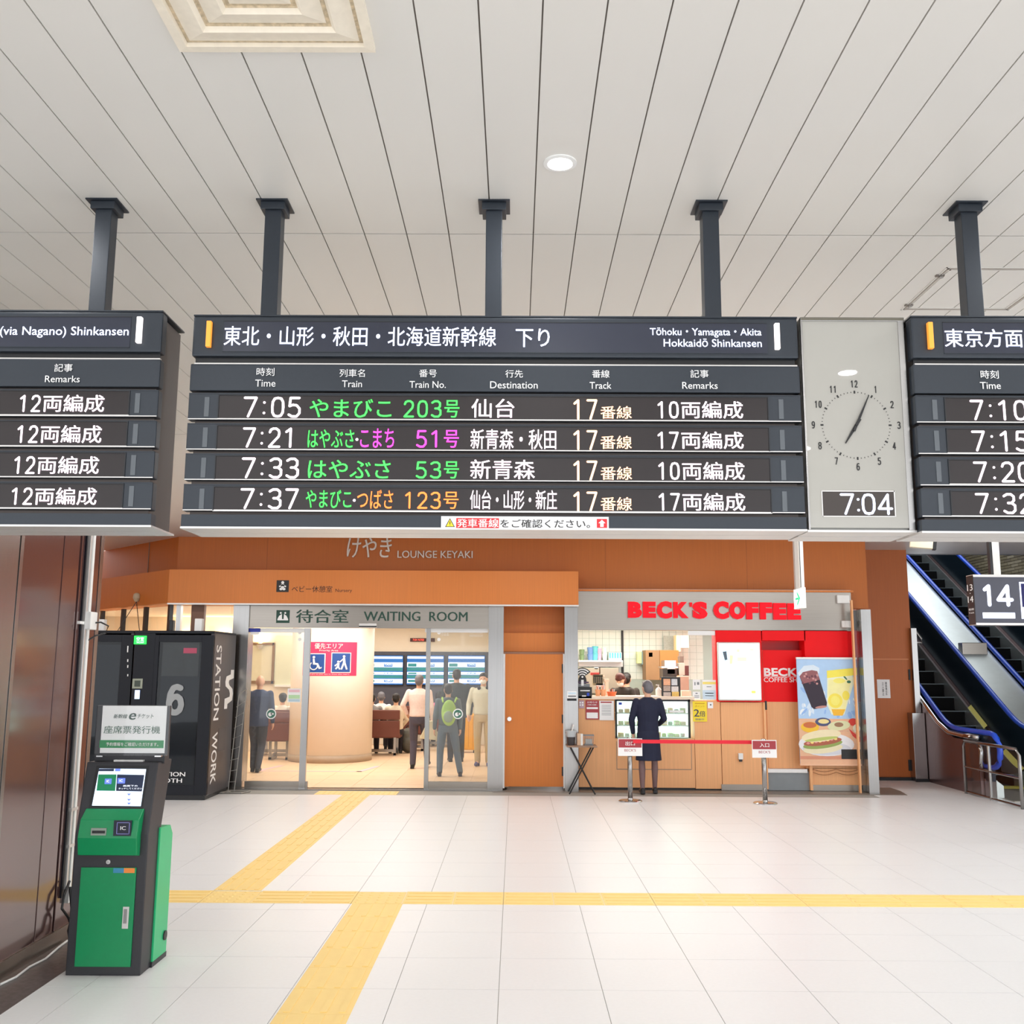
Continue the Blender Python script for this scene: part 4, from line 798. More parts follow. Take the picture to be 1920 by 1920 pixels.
for i in range(34): pe(m, rnd.uniform(.04, .96), rnd.uniform(.30, .54), rnd.uniform(.03, .08), rnd.uniform(.015, .04), PC(('ice1', 'ice2', 'ice3')[i % 3], ((216, 232, 250), (150, 188, 240), (236, 244, 252))[i % 3]), 1+i*.01, 7, rnd.random()*3)
m.build('ice_print', po)
m = MB(); pp(m, [(0, .57), (1, .57), (1, 1), (0, 1)], PC('table', (236, 186, 150)), 1.6); pp(m, [(0, .92), (1, .92), (1, .95), (0, .95)], PC('table2', (222, 150, 120)), 1.7); m.build('table_print', po)
m = MB(); pp(m, [(.01, .14), (.12, .07), (.28, .06), (.38, .09), (.37, .14), (.05, .18)], PC('cup_rim', (222, 236, 248)), 2); pp(m, [(.04, .17), (.10, .13), (.25, .11), (.34, .12), (.48, .42), (.47, .45), (.38, .47), (.26, .48), (.22, .46)], PC('coffee', (44, 30, 48)), 2.4)
pp(m, [(.04, .17), (.10, .13), (.25, .11), (.34, .12), (.38, .2), (.1, .24)], PC('coffee_ice', (150, 92, 96)), 2.6)
for i in range(16): pe(m, .09+.27*rnd.random(), .14+.1*rnd.random(), .02, .011, PC(('ci1', 'ci2')[i % 2], ((206, 150, 146), (110, 60, 74))[i % 2]), 2.8+i*.01, 6)
pe(m, .38, .46, .1, .012, PC('cup_base', (196, 140, 130)), 2.9, 14, -.12); m.build('coffee_print', po)
m = MB(); pp(m, [(.50, .17), (.9, .14), (.96, .2), (.76, .53), (.55, .53), (.48, .44)], PC('glass_pale', (240, 244, 214)), 3); pp(m, [(.52, .2), (.9, .2), (.77, .5), (.56, .5), (.49, .42)], PC('lemonade', (248, 242, 172)), 3.2)
pe(m, .62, .4, .12, .07, PC('lemon1', (250, 232, 90)), 3.4); pe(m, .62, .4, .075, .045, PC('lemon2', (252, 240, 120)), 3.5); pe(m, .8, .35, .06, .045, PC('lemon1', (250, 232, 90)), 3.4); pe(m, .7, .21, .1, .025, PC('lemon2', (252, 240, 120)), 3.4)
pp(m, [(.55, .48), (.78, .48), (.73, .54), (.58, .54)], PC('orange_base', (250, 190, 50)), 3.4); pe(m, .8, .18, .05, .012, PC('mint', (60, 120, 90)), 3.7, 10, .8); pe(m, .86, .22, .035, .014, PC('mint', (60, 120, 90)), 3.7, 10); m.build('lemonade_print', po)
m = MB(); pp(m, [(.5, .115), (1, .085), (1, .155), (.5, .185)], PC('banner', (252, 236, 90)), 4); m.build('banner_print', po)
pm4 = lambda u0, v0, u1, v1, k=5: (lambda u, v, w: Vector((pu(u0+(u1-u0)*u, 0)[0], PY_-.001*k-w, pu(0, v1+(v0-v1)*v)[1]+.02*u)))
TX('XLサイズ', None, 0, PC('banner_blue', (60, 110, 170)), po, mp=pm4(.54, .12, .93, .17), bold=.01); TX('夏にスッキリ爽快', None, 0, PC('banner_blue', (60, 110, 170)), po, mp=pm4(.56, .085, .9, .105))
m = MB(); pe(m, .18, .65, .15, .05, PC('bowl_y', (246, 196, 50)), 5); pe(m, .18, .63, .11, .028, PC('salsa', (206, 110, 60)), 5.2); pe(m, .4, .6, .13, .04, PC('bowl_b', (74, 80, 120)), 5); pe(m, .41, .595, .09, .022, PC('dip', (240, 220, 150)), 5.2)
pe(m, .66, .635, .19, .045, PC('avocado', (226, 226, 180)), 5.1, 24, -.1); pe(m, .66, .625, .075, .022, PC('stone', (160, 120, 90)), 5.3); pe(m, .9, .6, .08, .035, PC('tomato', (226, 70, 60)), 5); pp(m, [(.82, .66), (.9, .7), (1, .74), (1, .79), (.88, .73)], PC('tomato', (226, 70, 60)), 5.1); pe(m, .95, .66, .06, .04, PC('cheese', (240, 240, 214)), 5.2); m.build('side_dish_print', po)
m = MB(); pe(m, .44, .81, .46, .11, PC('plate', (236, 236, 240)), 6); pe(m, .44, .85, .4, .06, PC('plate2', (214, 216, 224)), 6.05)
pe(m, .38, .85, .33, .045, PC('bun', (238, 228, 190)), 6.3, 20, -.1); pe(m, .38, .81, .33, .038, PC('lettuce', (150, 170, 90)), 6.4, 20, -.12); pe(m, .38, .785, .32, .035, PC('meat', (176, 96, 70)), 6.5, 20, -.12)
for i in range(8): pe(m, .14+i*.065, .80-i*.006, .03, .012, PC(('ham', 'mayo')[i % 2], ((226, 150, 140), (250, 220, 130))[i % 2]), 6.6, 8)
pe(m, .36, .73, .33, .055, PC('bun_top', (244, 230, 190)), 6.7, 20, -.12); pe(m, .36, .76, .28, .016, PC('avo_slice', (190, 204, 110)), 6.8, 20, -.12); m.build('sandwich_print', po)
m = MB(); pp(m, [(.68, .855), (1, .855), (1, .945), (.68, .945)], PRINTK, 7); m.build('caption_block', po)
TX('アボカドとタコスミート', None, 0, PRINTW, po, mp=pm4(.7, .86, .95, .872, 7.5)); TX('アボカドホットドッグ', None, 0, PRINTW, po, mp=pm4(.7, .885, .97, .905, 7.5)); TX('税込 590', None, 0, PRINTW, po, mp=pm4(.7, .915, .82, .93, 7.5))
# right end post, glass fin, orange frame
tr = struct(MB().box(at(1628, 1480, 15.25).x, at(1647, 1480, 15.25).x, 15.2, 15.75, 0, at(1615, 1143, 15.25).z, STEEL), 'trim_7'); tr['label'] = 'steel end post right of the drinks poster'
fin = thing('glass_fin', 'upright glass fin between drinks poster and steel end post', 'glass panel', at(1616, 1480, 15.3)); MB().box(at(1616, 1480, 15.25).x, at(1628, 1480, 15.25).x, 15.3, 15.32, 0, at(1605, 1143, 15.25).z, GLASS).build('pane', fin)
MB().box(at(1614, 1480, 15.25).x, at(1617, 1480, 15.25).x, 15.28, 15.34, 0, at(1605, 1125, 15.25).z, WOODL).build('edge_strip', fin)
for b_, lbl in (((1570, 1116, 1593, 1131), 'upper'), ((1579, 1164, 1597, 1176.5), 'lower')):
    t = thing('white_junction_box', f'{lbl} white junction box at right end of steel fascia', 'junction box', at(b_[0]+10, b_[3], SY), 'junction boxes on the steel fascia'); MB().pr(b_, SY-.05, .05, WHT).build('box_body', t, bev=.004)
# glass sheet with notices at the right of the hatch
gs = thing('glass_screen', 'clear glass screen at right end of the serving hatch', 'glass panel', at(1318, 1313, SY+.03)); MB().pr((1291, 1191, 1343, 1313), SY+.04, .008, GLASSF).build('pane', gs); MB().pr((1290, 1183, 1343, 1191), SY+.02, .05, ALU).build('top_rail', gs)
def notice(label, b, parts, Y=SY, cat='notice', bgm=PRINTW, txt=()):
    t = thing('paper_notice', label, cat, at((b[0]+b[2])/2, b[3], Y-.01)); MB().pr(b, Y-.006, .003, bgm).build('paper', t)
    if parts:
        m = MB()
        for bb, mm in parts: m.pr(bb, Y-.008, .0015, mm)
        m.build('print', t)
    for s, bb, mm in txt: TX(s, bb, Y-.0085, mm, t, bold=.008)
    return t
YEL = M('pastel_yellow_print', (250, 226, 120), .5); GRY = PRINTGR
notice('small white notice on glass screen, upper left of the three', (1299, 1274, 1313, 1293), [((1302, 1279, 1304, 1285), GRY), ((1307, 1279, 1311, 1284), GRY)], SY+.03)
notice('small white notice on glass screen, lower left of the three', (1299, 1297, 1313, 1311), [((1304, 1299, 1308, 1301), GRY), ((1302, 1304, 1311, 1305), GRY), ((1302, 1307, 1311, 1308), GRY)], SY+.03)
notice('tall white and pale blue notice with yellow heading on glass screen', (1317, 1275, 1342.5, 1312), [((1317.5, 1278.5, 1342, 1283), YEL), ((1317.5, 1294, 1342, 1311.5), M('pale_blue_print', (206, 226, 240), .5)), ((1325, 1287, 1334, 1288.2), GRY), ((1322, 1299, 1338, 1300.5), GRY), ((1322, 1304, 1338, 1305), GRY)], SY+.03)
notice('yellow poster reading double points with big dark 2 on wood counter', (1299, 1315, 1325.5, 1353), [((1303, 1318, 1321, 1320), M('gold_print', (214, 170, 20), .5))], SY+.012, 'poster', PRINTY,
       [('2', (1301, 1330, 1311, 1343.5), M('navy_print', (64, 62, 90), .5)), ('倍', (1311.5, 1333, 1322.5, 1343.5), M('navy_print', (64, 62, 90), .5)), ('ポイント', (1303, 1322, 1321, 1326), M('gold_print', (214, 170, 20))), ('開催中', (1304, 1347, 1320, 1350.5), PRINTGR)])
notice('tiny cream card with grey mark right of the yellow poster', (1327, 1316.5, 1337, 1328), [((1331, 1320, 1334, 1323), GRY)], SY+.012)
notice('maroon notice with white text on wood counter near steel pillar', (1098, 1313, 1123, 1349), [((1100, 1336, 1121, 1347), PRINTW), ((1100, 1326, 1121, 1329.5), PRINTW)], SY+.012, bgm=MAROON, txt=[('お知らせ', (1101, 1315, 1120, 1318.5), PRINTW), ('ご利用のお客様へ', (1101, 1320, 1120, 1323), PRINTW)])
notice('white letter with maroon heading on wood counter beside the maroon notice', (1124, 1314, 1151, 1350.5), [((1126, 1315.5, 1147, 1318), MAROON)]+[((1128, 1322+i*3, 1146, 1322.8+i*3), GRY) for i in range(7)], SY+.012)
notice('small pale purple symbols sticker at far left of counter', (1085.5, 1313, 1095.5, 1328), [((1086.5+(k % 2)*4.5, 1316+(k//2)*4.5, 1089.5+(k % 2)*4.5, 1319+(k//2)*4.5), PRINTW) for k in range(4)], SY+.012, bgm=M('mauve', (190, 160, 176), .5))
notice('small white label with dark band on steel pillar by the counter', (1063.5, 1296, 1081, 1314), [((1063.5, 1309.5, 1081, 1314), BDD), ((1065, 1298, 1080, 1302), M('pale_blue_print', (206, 226, 240))), ((1065, 1304, 1080, 1307), GRY)], FY-.03)
t = thing('black_counter_sign', 'black payment sign standing at left end of the counter', 'sign', at(1097, 1311, SY-.0)); MB().pr((1084, 1288, 1110, 1310), SY+.0, .04, BLK).build('sign_panel', t, bev=.006); MB().pr((1088, 1294, 1106, 1296), SY-.004, .004, PRINTW).pr((1100.5, 1299, 1105, 1305), SY-.004, .004, M('card_blue', (40, 70, 190))).pr((1091, 1304, 1099, 1306), SY-.004, .004, PRINTW).build('print', t)
t = thing('wifi_sign', 'black and white wireless symbol sticker at left of serving hatch', 'sticker', at(1092, 1290, SY-.0)); Yw = SY+.03
b = MB(); c0 = at(1092, 1271, Yw)
def arc(m, c_, r0, r1, a0, a1, mat, Y, n=12): m.prism([(c_.x+r1*sin(a0+(a1-a0)*i/n), c_.z+r1*cos(a0+(a1-a0)*i/n)) for i in range(n+1)]+[(c_.x+r0*sin(a1+(a0-a1)*i/n), c_.z+r0*cos(a1+(a0-a1)*i/n)) for i in range(n+1)], Y, Y+.002, mat, 'y')
arc(b, c0, .0, .155, -.95, .95, BLK, Yw); b.disc((c0.x, Yw+.001, c0.z-.05), .065, 16, BLK, d=.002, rz=.1)
for r0, r1 in ((.12, .14), (.085, .103), (.05, .068)): arc(b, c0, r0, r1, -.8, .8, PRINTW, Yw-.002)
b.disc((c0.x, Yw-.002, c0.z+.015), .016, 12, PRINTW, d=.002).box(c0.x-.02, c0.x+.02, Yw-.002, Yw, c0.z-.12, c0.z-.03, PRINTW); b.build('symbol', t)
MB().pr((1083, 1278, 1104, 1281), Yw, .002, M('plum', (80, 60, 90), .5)).pr((1083, 1282, 1106, 1288), Yw, .002, PRINTGR).build('band', t)
# kitchen things behind the counter
KY = 18.3
def kb(name, label, cat, boxes, Y, d=.3, group=None, bev=.005):
    b = boxes[0][0]; t = thing(name, label, cat, at((b[0]+b[2])/2, b[3], Y+d/2), group)
    for bb, mm, nm in boxes: MB().pr(bb, Y, d, mm).build(nm, t, bev=bev)
    return t
t = thing('wall_shelf', 'white wall shelf with pastel cups at the back left of the shop', 'shelf', at(1125, 1241, KY)); MB().pr((1085, 1238, 1168, 1241), KY-.1, .35, WHT).build('board', t); MB().pr((1085, 1240.5, 1168, 1250), KY+.1, .04, ALU).build('rail', t)
CU = [('green leaf pot', (120, 150, 110)), ('teal', (96, 190, 200)), ('pink', (240, 170, 200)), ('pale mint', (196, 228, 214)), ('blue', (110, 150, 210))]
for i, (px, w, h_, k) in enumerate(((1091, 5, 20, 0), (1107, 6, 24, 4), (1116, 6, 26, 1), (1124, 4, 22, 2), (1134, 5, 24, 3))):
    p = at(px, 1238, KY+.05); s = w*KY/1850; hh = h_*KY/1850; t = thing('stacked_cups', f'{CU[k][0]} container on the white wall shelf', 'container', p, 'containers on the white wall shelf'); mm = M('cup_'+CU[k][0].split()[0], CU[k][1], .4)
    MB().lathe([(s*.75, 0), (s, hh*.45), (s*1.05, hh*.47), (s*.8, hh*.5)], p, mm, n=16).build('lower_cup', t); MB().lathe([(s*.8, hh*.5), (s, hh*.92), (s*1.05, hh*.94), (s*.9, hh)], p, mm, n=16).build('upper_cup', t)
t = kb('teal_basket', 'teal and white slatted basket at right end of wall shelf', 'basket', [((1141, 1223, 1166, 1238), M('pale_basket', (206, 232, 228), .4), 'basket_body')], KY, .2)
for i in range(5): MB().pr((1142.5+i*4.8, 1224, 1145.5+i*4.8, 1234), KY-.006, .01, M('teal_rib', (90, 190, 200), .4)).build('rib', t)
kb('steel_cupboard', 'grey steel cupboard under the wall shelf', 'cupboard', [((1085, 1252, 1124, 1300), M('steel_cupboard', (176, 168, 152), .35, .5), 'door'), ((1125.5, 1252, 1160, 1300), M('steel_cupboard', (176, 168, 152)), 'door'), ((1114, 1251, 1122, 1255), WHT, 'label')], KY-.05, .3)
kb('paper_towel_box', 'pale lime and grey dispenser on the mint tiled wall', 'dispenser', [((1195, 1222, 1203, 1244), M('lime', (226, 236, 170), .5), 'front'), ((1203, 1222, 1212, 1246), M('disp_grey', (140, 170, 172), .4), 'body')], KY+.05, .2)
kb('brown_cabinet', 'brown wooden cabinet at the back right of the shop kitchen', 'cabinet', [((1211, 1219, 1237, 1275), M('cab_brown', (136, 104, 70), .6), 'door'), ((1237.5, 1219, 1273, 1275), M('cab_brown2', (156, 108, 52), .6), 'door'), ((1216, 1223, 1224, 1232), PRINTGR, 'label')], 17.95, .5)
kb('wall_chart', 'grey printed chart hung high on the tiled wall', 'chart', [((1245, 1192, 1265, 1220), M('chart_grey', (182, 190, 184), .6, noise=.2, scale=(60, 60, 90)), 'sheet')], KY+.15, .02, bev=0)
kb('cream_pillar', 'cream and wood-edged pillar at right of the tiled wall', 'pillar', [((1268, 1191, 1276, 1222), M('warm_white', (252, 232, 180), .5), 'edge'), ((1276, 1191, 1292, 1215), M('peach_w', (240, 214, 190), .5), 'face')], 18.0, .3)
kb('coffee_machine', 'chrome and black espresso machine on the back counter', 'coffee machine', [((1243, 1254, 1270, 1272), M('mach_black', (54, 48, 44), .3), 'body'), ((1246, 1238, 1268, 1250), CHROME, 'hopper'), ((1251, 1252, 1266, 1264), ALU, 'front_plate'), ((1240, 1249, 1272, 1253), CHROME, 'drip_top')], 17.0, .4)
kb('coffee_grinder', 'pale grey coffee grinder beside the espresso machine', 'grinder', [((1273, 1243, 1284, 1266), M('grinder_grey', (186, 178, 168), .4), 'body'), ((1275, 1230, 1282, 1242), M('grinder_dark', (110, 100, 92), .3), 'hopper')], 17.0, .25)
kb('dark_canister', 'dark canister at right of the coffee grinder', 'canister', [((1284, 1248, 1292, 1267), M('dark_wine', (90, 56, 56), .4), 'body')], 17.0, .2)
kb('grey_stand', 'plain grey-brown stand beneath the grinder at the hatch edge', 'cabinet', [((1274, 1268, 1292, 1300), M('stand_taupe', (186, 166, 152), .6), 'body')], 16.6, .3)
t = kb('menu_stand', 'black-framed food photo menu standing on the counter', 'menu stand', [((1240.5, 1269.5, 1276, 1312), BLK, 'frame')], 15.75, .04)
m = MB()
for i, (bb, cc) in enumerate((((1244, 1273, 1257, 1285), (236, 176, 140)), ((1259, 1273, 1270, 1285), (206, 214, 222)), ((1244, 1286, 1257, 1296), (176, 160, 150)), ((1259, 1287, 1272, 1297), (214, 214, 216)), ((1244, 1298, 1258, 1310), (196, 186, 180)), ((1260, 1297, 1273, 1306), (226, 196, 110)))): m.pr(bb, 15.745, .005, M('dish%d' % i, cc, .5, noise=.15, scale=(50, 50, 50)))
m.build('dish_photo', t)
t = thing('white_statue_bottle', 'small white sanitizer bottle on counter beside the menu stand', 'bottle', at(1235, 1308, 15.9)); p = at(1235, 1308, 15.9); MB().lathe([(.045, 0), (.05, .12), (.03, .15), (.012, .16), (.012, .19)], p, WHT, n=16).build('bottle_body', t, smooth=False); MB().box(p.x-.04, p.x+.012, p.y-.01, p.y+.01, p.z+.19, p.z+.205, WHT).build('pump', t)
kb('card_reader_box', 'cream box at right end of the counter', 'box', [((1278, 1295, 1296, 1310), M('cream_box', (250, 222, 200), .5), 'body')], 15.85, .2)
OR = M('orange_basket', (240, 120, 70), .5); ORL = M('orange_cup', (250, 180, 130), .4)
for i, (px, w, h_, mm, nm, lb) in enumerate(((1147, 9, 10, OR, 'orange_basket', 'orange tapered basket on the counter before the staff'), (1121, 5, 14, ORL, 'straw_cup', 'pale orange cup near the black payment sign'), (1131, 5, 14, ORL, 'straw_cup', 'pale orange cup between the first cup and orange basket'))):
    p = at(px, 1308, 15.72); s = w*.0083; hh = h_*.0083; t = thing(nm, lb, 'basket' if i == 0 else 'cup', p)
    MB().lathe([(s*.7, 0), (s, hh), (s*1.08, hh), (s*1.08, hh+.008), (s*.9, hh+.008), (s*.62, .01)], p, mm, n=18).build('shell', t)
    for k in range(5): a = k*1.3; MB().tube([(p.x+.3*s*cos(a), p.y+.3*s*sin(a), p.z+.01), (p.x+.6*s*cos(a), p.y+.6*s*sin(a), p.z+hh*1.6)], .005, (WHT, OR)[k % 2], n=5).build('stick', t)
t = kb('straw_rack', 'white and red topped rack of straws and lids on the counter', 'rack', [((1112, 1264, 1131, 1285), M('rack_olive', (150, 142, 116), .5), 'bin'), ((1108, 1261, 1124, 1266), M('red_lid', (236, 90, 80), .5), 'lid'), ((1112, 1266, 1134, 1269), M('peach_lid', (252, 214, 190), .5), 'tray'), ((1117, 1281, 1135, 1288), PRINTW, 'label')], 16.1, .2)
for i in range(5): MB().pr((1113+i*3.6, 1269, 1114.3+i*3.6, 1281), 16.09, .01, BDD).build('slot', t)
kb('till', 'cream payment terminal on the counter before the masked staff member', 'till', [((1133, 1273, 1142, 1278), M('till_cream', (250, 220, 196), .5), 'screen'), ((1135, 1278, 1141, 1306), M('till_cream', (250, 220, 196)), 'stand')], 16.0, .15)
# ---- things standing in front of the shop
tb = thing('folding_table', 'small folding side table with black crossed legs against steel pillar', 'table', onz(1092, 1486)); p = onz(1092, 1486); yT = p.y-.05; zt_ = at(1090, 1397, yT).z; xl, xr = at(1062, 1400, yT).x, at(1118, 1400, yT).x
MB().box(xl, xr, yT-.2, yT+.18, zt_-.02, zt_, M('table_top_brown', (150, 120, 100), .5)).build('table_top', tb, bev=.004)
for y in (yT-.16, yT+.14):
    for s in (-1, 1): MB().tube([((xl+xr)/2-.19*s, y+.012*s, .0), ((xl+xr)/2+.17*s, y+.012*s, zt_-.02)], .011, BLK, n=8).build('leg', tb)
MB().tube([((xl+xr)/2, yT-.16, zt_*.52), ((xl+xr)/2, yT+.14, zt_*.52)], .006, BLK).build('pivot_rod', tb)
px_ = xl+.07; t = thing('ice_bucket', 'clear bucket with dark lower band and white scoop on the folding table', 'bucket', (px_, yT, zt_)); MB().lathe([(.055, 0), (.062, .09), (.064, .12)], (px_, yT, zt_), M('dark_band', (58, 52, 54), .4), n=20).build('lower_band', t); MB().lathe([(.066, .12), (.08, .2), (.085, .2), (.085, .21), (.075, .205), (.06, .125)], (px_, yT, zt_), M('bucket_grey', (190, 196, 200), .3), n=20).build('upper_wall', t); MB().tube([(px_, yT, zt_+.15), (px_+.04, yT, zt_+.3)], .01, WHT).build('scoop', t)
px_ = xl+.2; t = thing('napkin_holder', 'cream and white napkin stack between bucket and grey basket', 'napkins', (px_, yT, zt_)); MB().box(px_-.04, px_+.01, yT-.05, yT+.05, zt_, zt_+.17, M('cardboard', (214, 180, 150), .7)).build('holder', t); MB().box(px_+.012, px_+.045, yT-.05, yT+.05, zt_, zt_+.165, WHT).build('napkins', t)
px_ = xl+.33; t = thing('mesh_basket', 'grey ribbed basket of sachets at right of the folding table', 'basket', (px_, yT, zt_)); MB().box(px_-.06, px_+.065, yT-.06, yT+.06, zt_, zt_+.02, GRY).box(px_-.075, px_+.08, yT-.075, yT+.075, zt_+.14, zt_+.155, GRY).build('rim', t)
for k in range(9):
    x = -.06+k*.0155; MB().tube([(px_+x, yT-.06, zt_+.01), (px_+x*1.18, yT-.075, zt_+.15)], .0035, GRY, n=5).build('rib', t)
MB().box(px_-.045, px_+.05, yT-.04, yT+.04, zt_+.02, zt_+.09, WHT).build('sachets', t)
# belt stanchions
sp_ = []
for i, (bx, by, tx, ty, word, lab) in enumerate(((1182, 1503, 1183, 1382, '出口', 'steel belt stanchion with maroon exit card beside woman in navy'), (1435, 1507, 1427, 1385, '入口', 'steel belt stanchion with maroon entrance card before the red recess'))):
    p = onz(bx, by); p = Vector((p.x, p.y, 0)); t = thing('belt_stanchion', lab, 'stanchion', p); topz = at(tx, ty+2, p.y).z
    MB().lathe([(.165, 0), (.165, .012), (.15, .022), (.04, .034), (.035, .05)], p, CHROME, n=36).build('base', t, smooth=False); MB().lathe([(.034, .04), (.034, topz-.03)], p, STEEL, n=20).build('pole', t, smooth=True); MB().lathe([(.04, topz-.09), (.04, topz), (.03, topz+.012)], p, STEEL, n=20).build('belt_head', t)
    cx_ = p.x; zc_ = topz-.03; b = MB().box(cx_-.17, cx_+.17, p.y-.05, p.y-.042, zc_-.21, zc_+.03, PRINTW); b.build('card', t)
    MB().box(cx_-.16, cx_+.16, p.y-.053, p.y-.05, zc_-.095, zc_+.018, MAROON).build('card_band', t)
    TX(word, None, 0, PRINTW, t, bold=.02, mp=lambda u, v, w, cx_=cx_, y=p.y, z=zc_: Vector((cx_-.065+.13*u, y-.054-w, z-.068+.058*v)))
    TX("BECK'S", None, 0, MAROON, t, mp=lambda u, v, w, cx_=cx_, y=p.y, z=zc_: Vector((cx_-.08+.16*u, y-.051-w, z-.15+.035*v)))
    sp_.append((p, topz))
(a, za), (b2, zb) = sp_; t = solo(MB().prism([(a.x+.04, za-.065), (b2.x-.04, zb-.065), (b2.x-.04, zb-.015), (a.x+.04, za-.015)], (a.y+b2.y)/2-.0015, (a.y+b2.y)/2+.0015, M('belt_red', (232, 34, 54), .6), 'y'), 'barrier_belt', 'red webbing belt stretched between the two card stanchions', 'belt')
# ================================================================= LEFT COLUMN AND CONDUIT
CX = -3.05
yj = lambda px: onx(px, 1002, CX).y
Y0c, Y1c, Y2c, Y3c, Y4c, Y5c = yj(44), yj(122), yj(152), yj(182), yj(190), yj(196)
colm = thing('pillar', 'polished dark brown clad square pillar with steel edge strips at left', 'pillar', (CX-.6, 6.2, 0)); colm['kind'] = 'structure'
MB().box(CX-1.2, CX-.03, 5.0, Y5c-.02, 0, CEIL, M('core_dark', (40, 30, 30), .6)).build('core', colm)
BP = M('brown_mirror', (98, 70, 68), .14, .35, noise=.1, scale=(200, 200, 200), coat=.9)
for a, b_ in ((Y0c+.012, Y1c-.006), (Y1c+.006, Y2c), (Y2c+.03, Y4c-.004)): MB().box(CX-.03, CX, a, b_, .1, CEIL, BP).build('panel', colm, bev=.003)
MB().box(CX-.05, CX+.004, Y4c, Y5c, .0, CEIL, STEEL).box(CX-.04, CX+.006, Y0c-.03, Y0c+.01, 0, CEIL, STEEL).build('edge_strip', colm)
MB().box(CX-.05, CX+.002, 5.0, Y0c-.035, .0, CEIL, STEEL).build('steel_panel', colm)
MB().box(CX-1.2, CX+.012, 5.0, Y4c, 0, .1, STEELH).build('skirting', colm)
gr = struct(MB().prism([(CX-1.4, 4.3), (-2.74, 4.3), (-2.74, 7.9), (CX-1.4, 7.9)], -.012, .002, GRANITE, 'z'), 'floor_border'); gr['label'] = 'dark speckled granite border around the left pillar'
yc = (Y2c+Y3c)/2+.02
t = thing('cable_conduit', 'white and grey cable conduits with outlet box running up the brown pillar', 'conduit', (CX+.03, yc, .3))
z0 = onx(122, 1690, CX+.02).z
MB().box(CX, CX+.03, yc, yc+.032, .25, CEIL, WHT).build('trunking', t, bev=.003)
MB().box(CX, CX+.025, yc-.04, yc-.012, .35, CEIL, ALU).build('grey_conduit', t, bev=.003)
MB().box(CX, CX+.012, yc-.075, yc-.06, .3, CEIL, NAVY).build('dark_cable', t)
q = onx(168, 1162, CX+.03)
MB().box(CX, CX+.06, q.y-.05, q.y+.06, q.z-.07, q.z+.055, WHT).build('outlet_box', t, bev=.006)
MB().box(CX, CX+.02, q.y-.13, q.y-.05, q.z-.035, q.z-.015, WHT).build('clip', t)
MB().tube([(CX+.06, q.y+.03, q.z-.02), (CX+.09, q.y+.05, q.z-.015), (CX+.13, q.y+.09, q.z-.04), (CX+.11, q.y+.1, q.z-.09), (CX+.06, q.y+.05, q.z-.11), (CX+.02, q.y, q.z-.15)], .006, BLK).build('plug_cable', t)
for zz_ in (.62, .86): MB().box(CX, CX+.035, yc-.06, yc+.04, zz_, zz_+.02, ALU).build('clip', t)
t = thing('black_cables', 'black looped cables hanging behind the ticket machine beside the pillar', 'cable', (CX+.05, 6.9, 0))
MB().tube([(CX+.04, yc-.03, .4), (CX+.05, yc-.12, .33), (CX+.05, yc-.14, .25), (CX+.06, yc-.05, .17), (CX+.08, yc-.02, .08), (CX+.1, yc-.1, .01)], .009, BLK).build('cable', t)
MB().tube([(CX+.04, yc-.01, .36), (CX+.06, yc-.02, .26), (CX+.09, yc-.06, .18), (CX+.09, yc-.1, .1), (CX+.16, yc-.2, .012)], .012, BLK).build('cable', t)
pts = [onz(x, y, .008) for x, y in ((0, 1846), (30, 1832), (55, 1813), (85, 1798), (110, 1776), (126, 1764))]
solo(MB().tube(pts, .007, WHT), 'floor_cable', 'thin white cable lying along the granite foot of the pillar', 'cable')
# ================================================================= TICKET MACHINE
KX1, KX0 = -2.25, -2.70
K = lambda px, py: (lambda v: (v.y, v.z))(onx(px, py, KX1))
kb0 = onz(262, 1830); KYf = kb0.y
backb = K(283.6, 1804)[0]; kink = at(279, 1565, KYf).z; topY, topZ = onx(297, 1429.5, KX1).y, onx(297, 1429.5, KX1).z
bt = onx(322, 1431, KX1).y
km = thing('ticket_machine', 'green and charcoal ticket machine with tilted touch screen and sign on top', 'ticket machine', ((KX0+KX1)/2, KYf+.2, 0))
CH = M('charcoal_metal', (56, 56, 60), .42, .3, noise=.04, scale=(80, 80, 80)); GR = M('machine_green', (0, 140, 84), .35, noise=.03, scale=(30, 30, 30)); GRL = M('machine_green_light', (38, 186, 120), .32, noise=.02)
prof = [(KYf, 0), (backb, 0), (max(backb+.04, K(301.7, 1546)[0]), kink+.02), (bt, topZ), (topY, topZ), (KYf, kink)]
MB().prism(prof, KX0, KX1, CH).build('cabinet', km, bev=.006)
g = [K(283.6, 1803), K(307.7, 1789), K(316, 1564), K(301.7, 1546)]
MB().prism([(backb-.01, .03), (g[1][0], .03), (g[1][0], g[2][1]), (g[1][0]-.05, g[2][1]+.06), (backb+.0, g[2][1]+.07)], KX0+.02, KX1+.012, GRL).build('rear_box', km, bev=.004)
MB().box(KX0, KX1+.012, backb-.02, g[1][0]+.005, 0, .03, CH).build('rear_plinth', km)
p = K(300, 1775); MB().prism([(g[1][0]-.05+.03*cos(a*pi/6), .14+.03*sin(a*pi/6)) for a in range(12)], KX1+.012, KX1+.02, BLK).build('round_vent', km)
fr = lambda b_, d0, d1, m, nm, **k: MB().box(*rect(b_, KYf)[:2], KYf-d1, KYf-d0, *rect(b_, KYf)[2:], m).build(nm, km, **k)
fr((147, 1626, 251, 1812), 0, .012, GR, 'lower_door', bev=.003)
fr((231.5, 1699, 243, 1740), .012, .018, ALU, 'door_handle', bev=.001); fr((234, 1703, 240, 1730), .018, .022, STEEL, 'handle_lever')
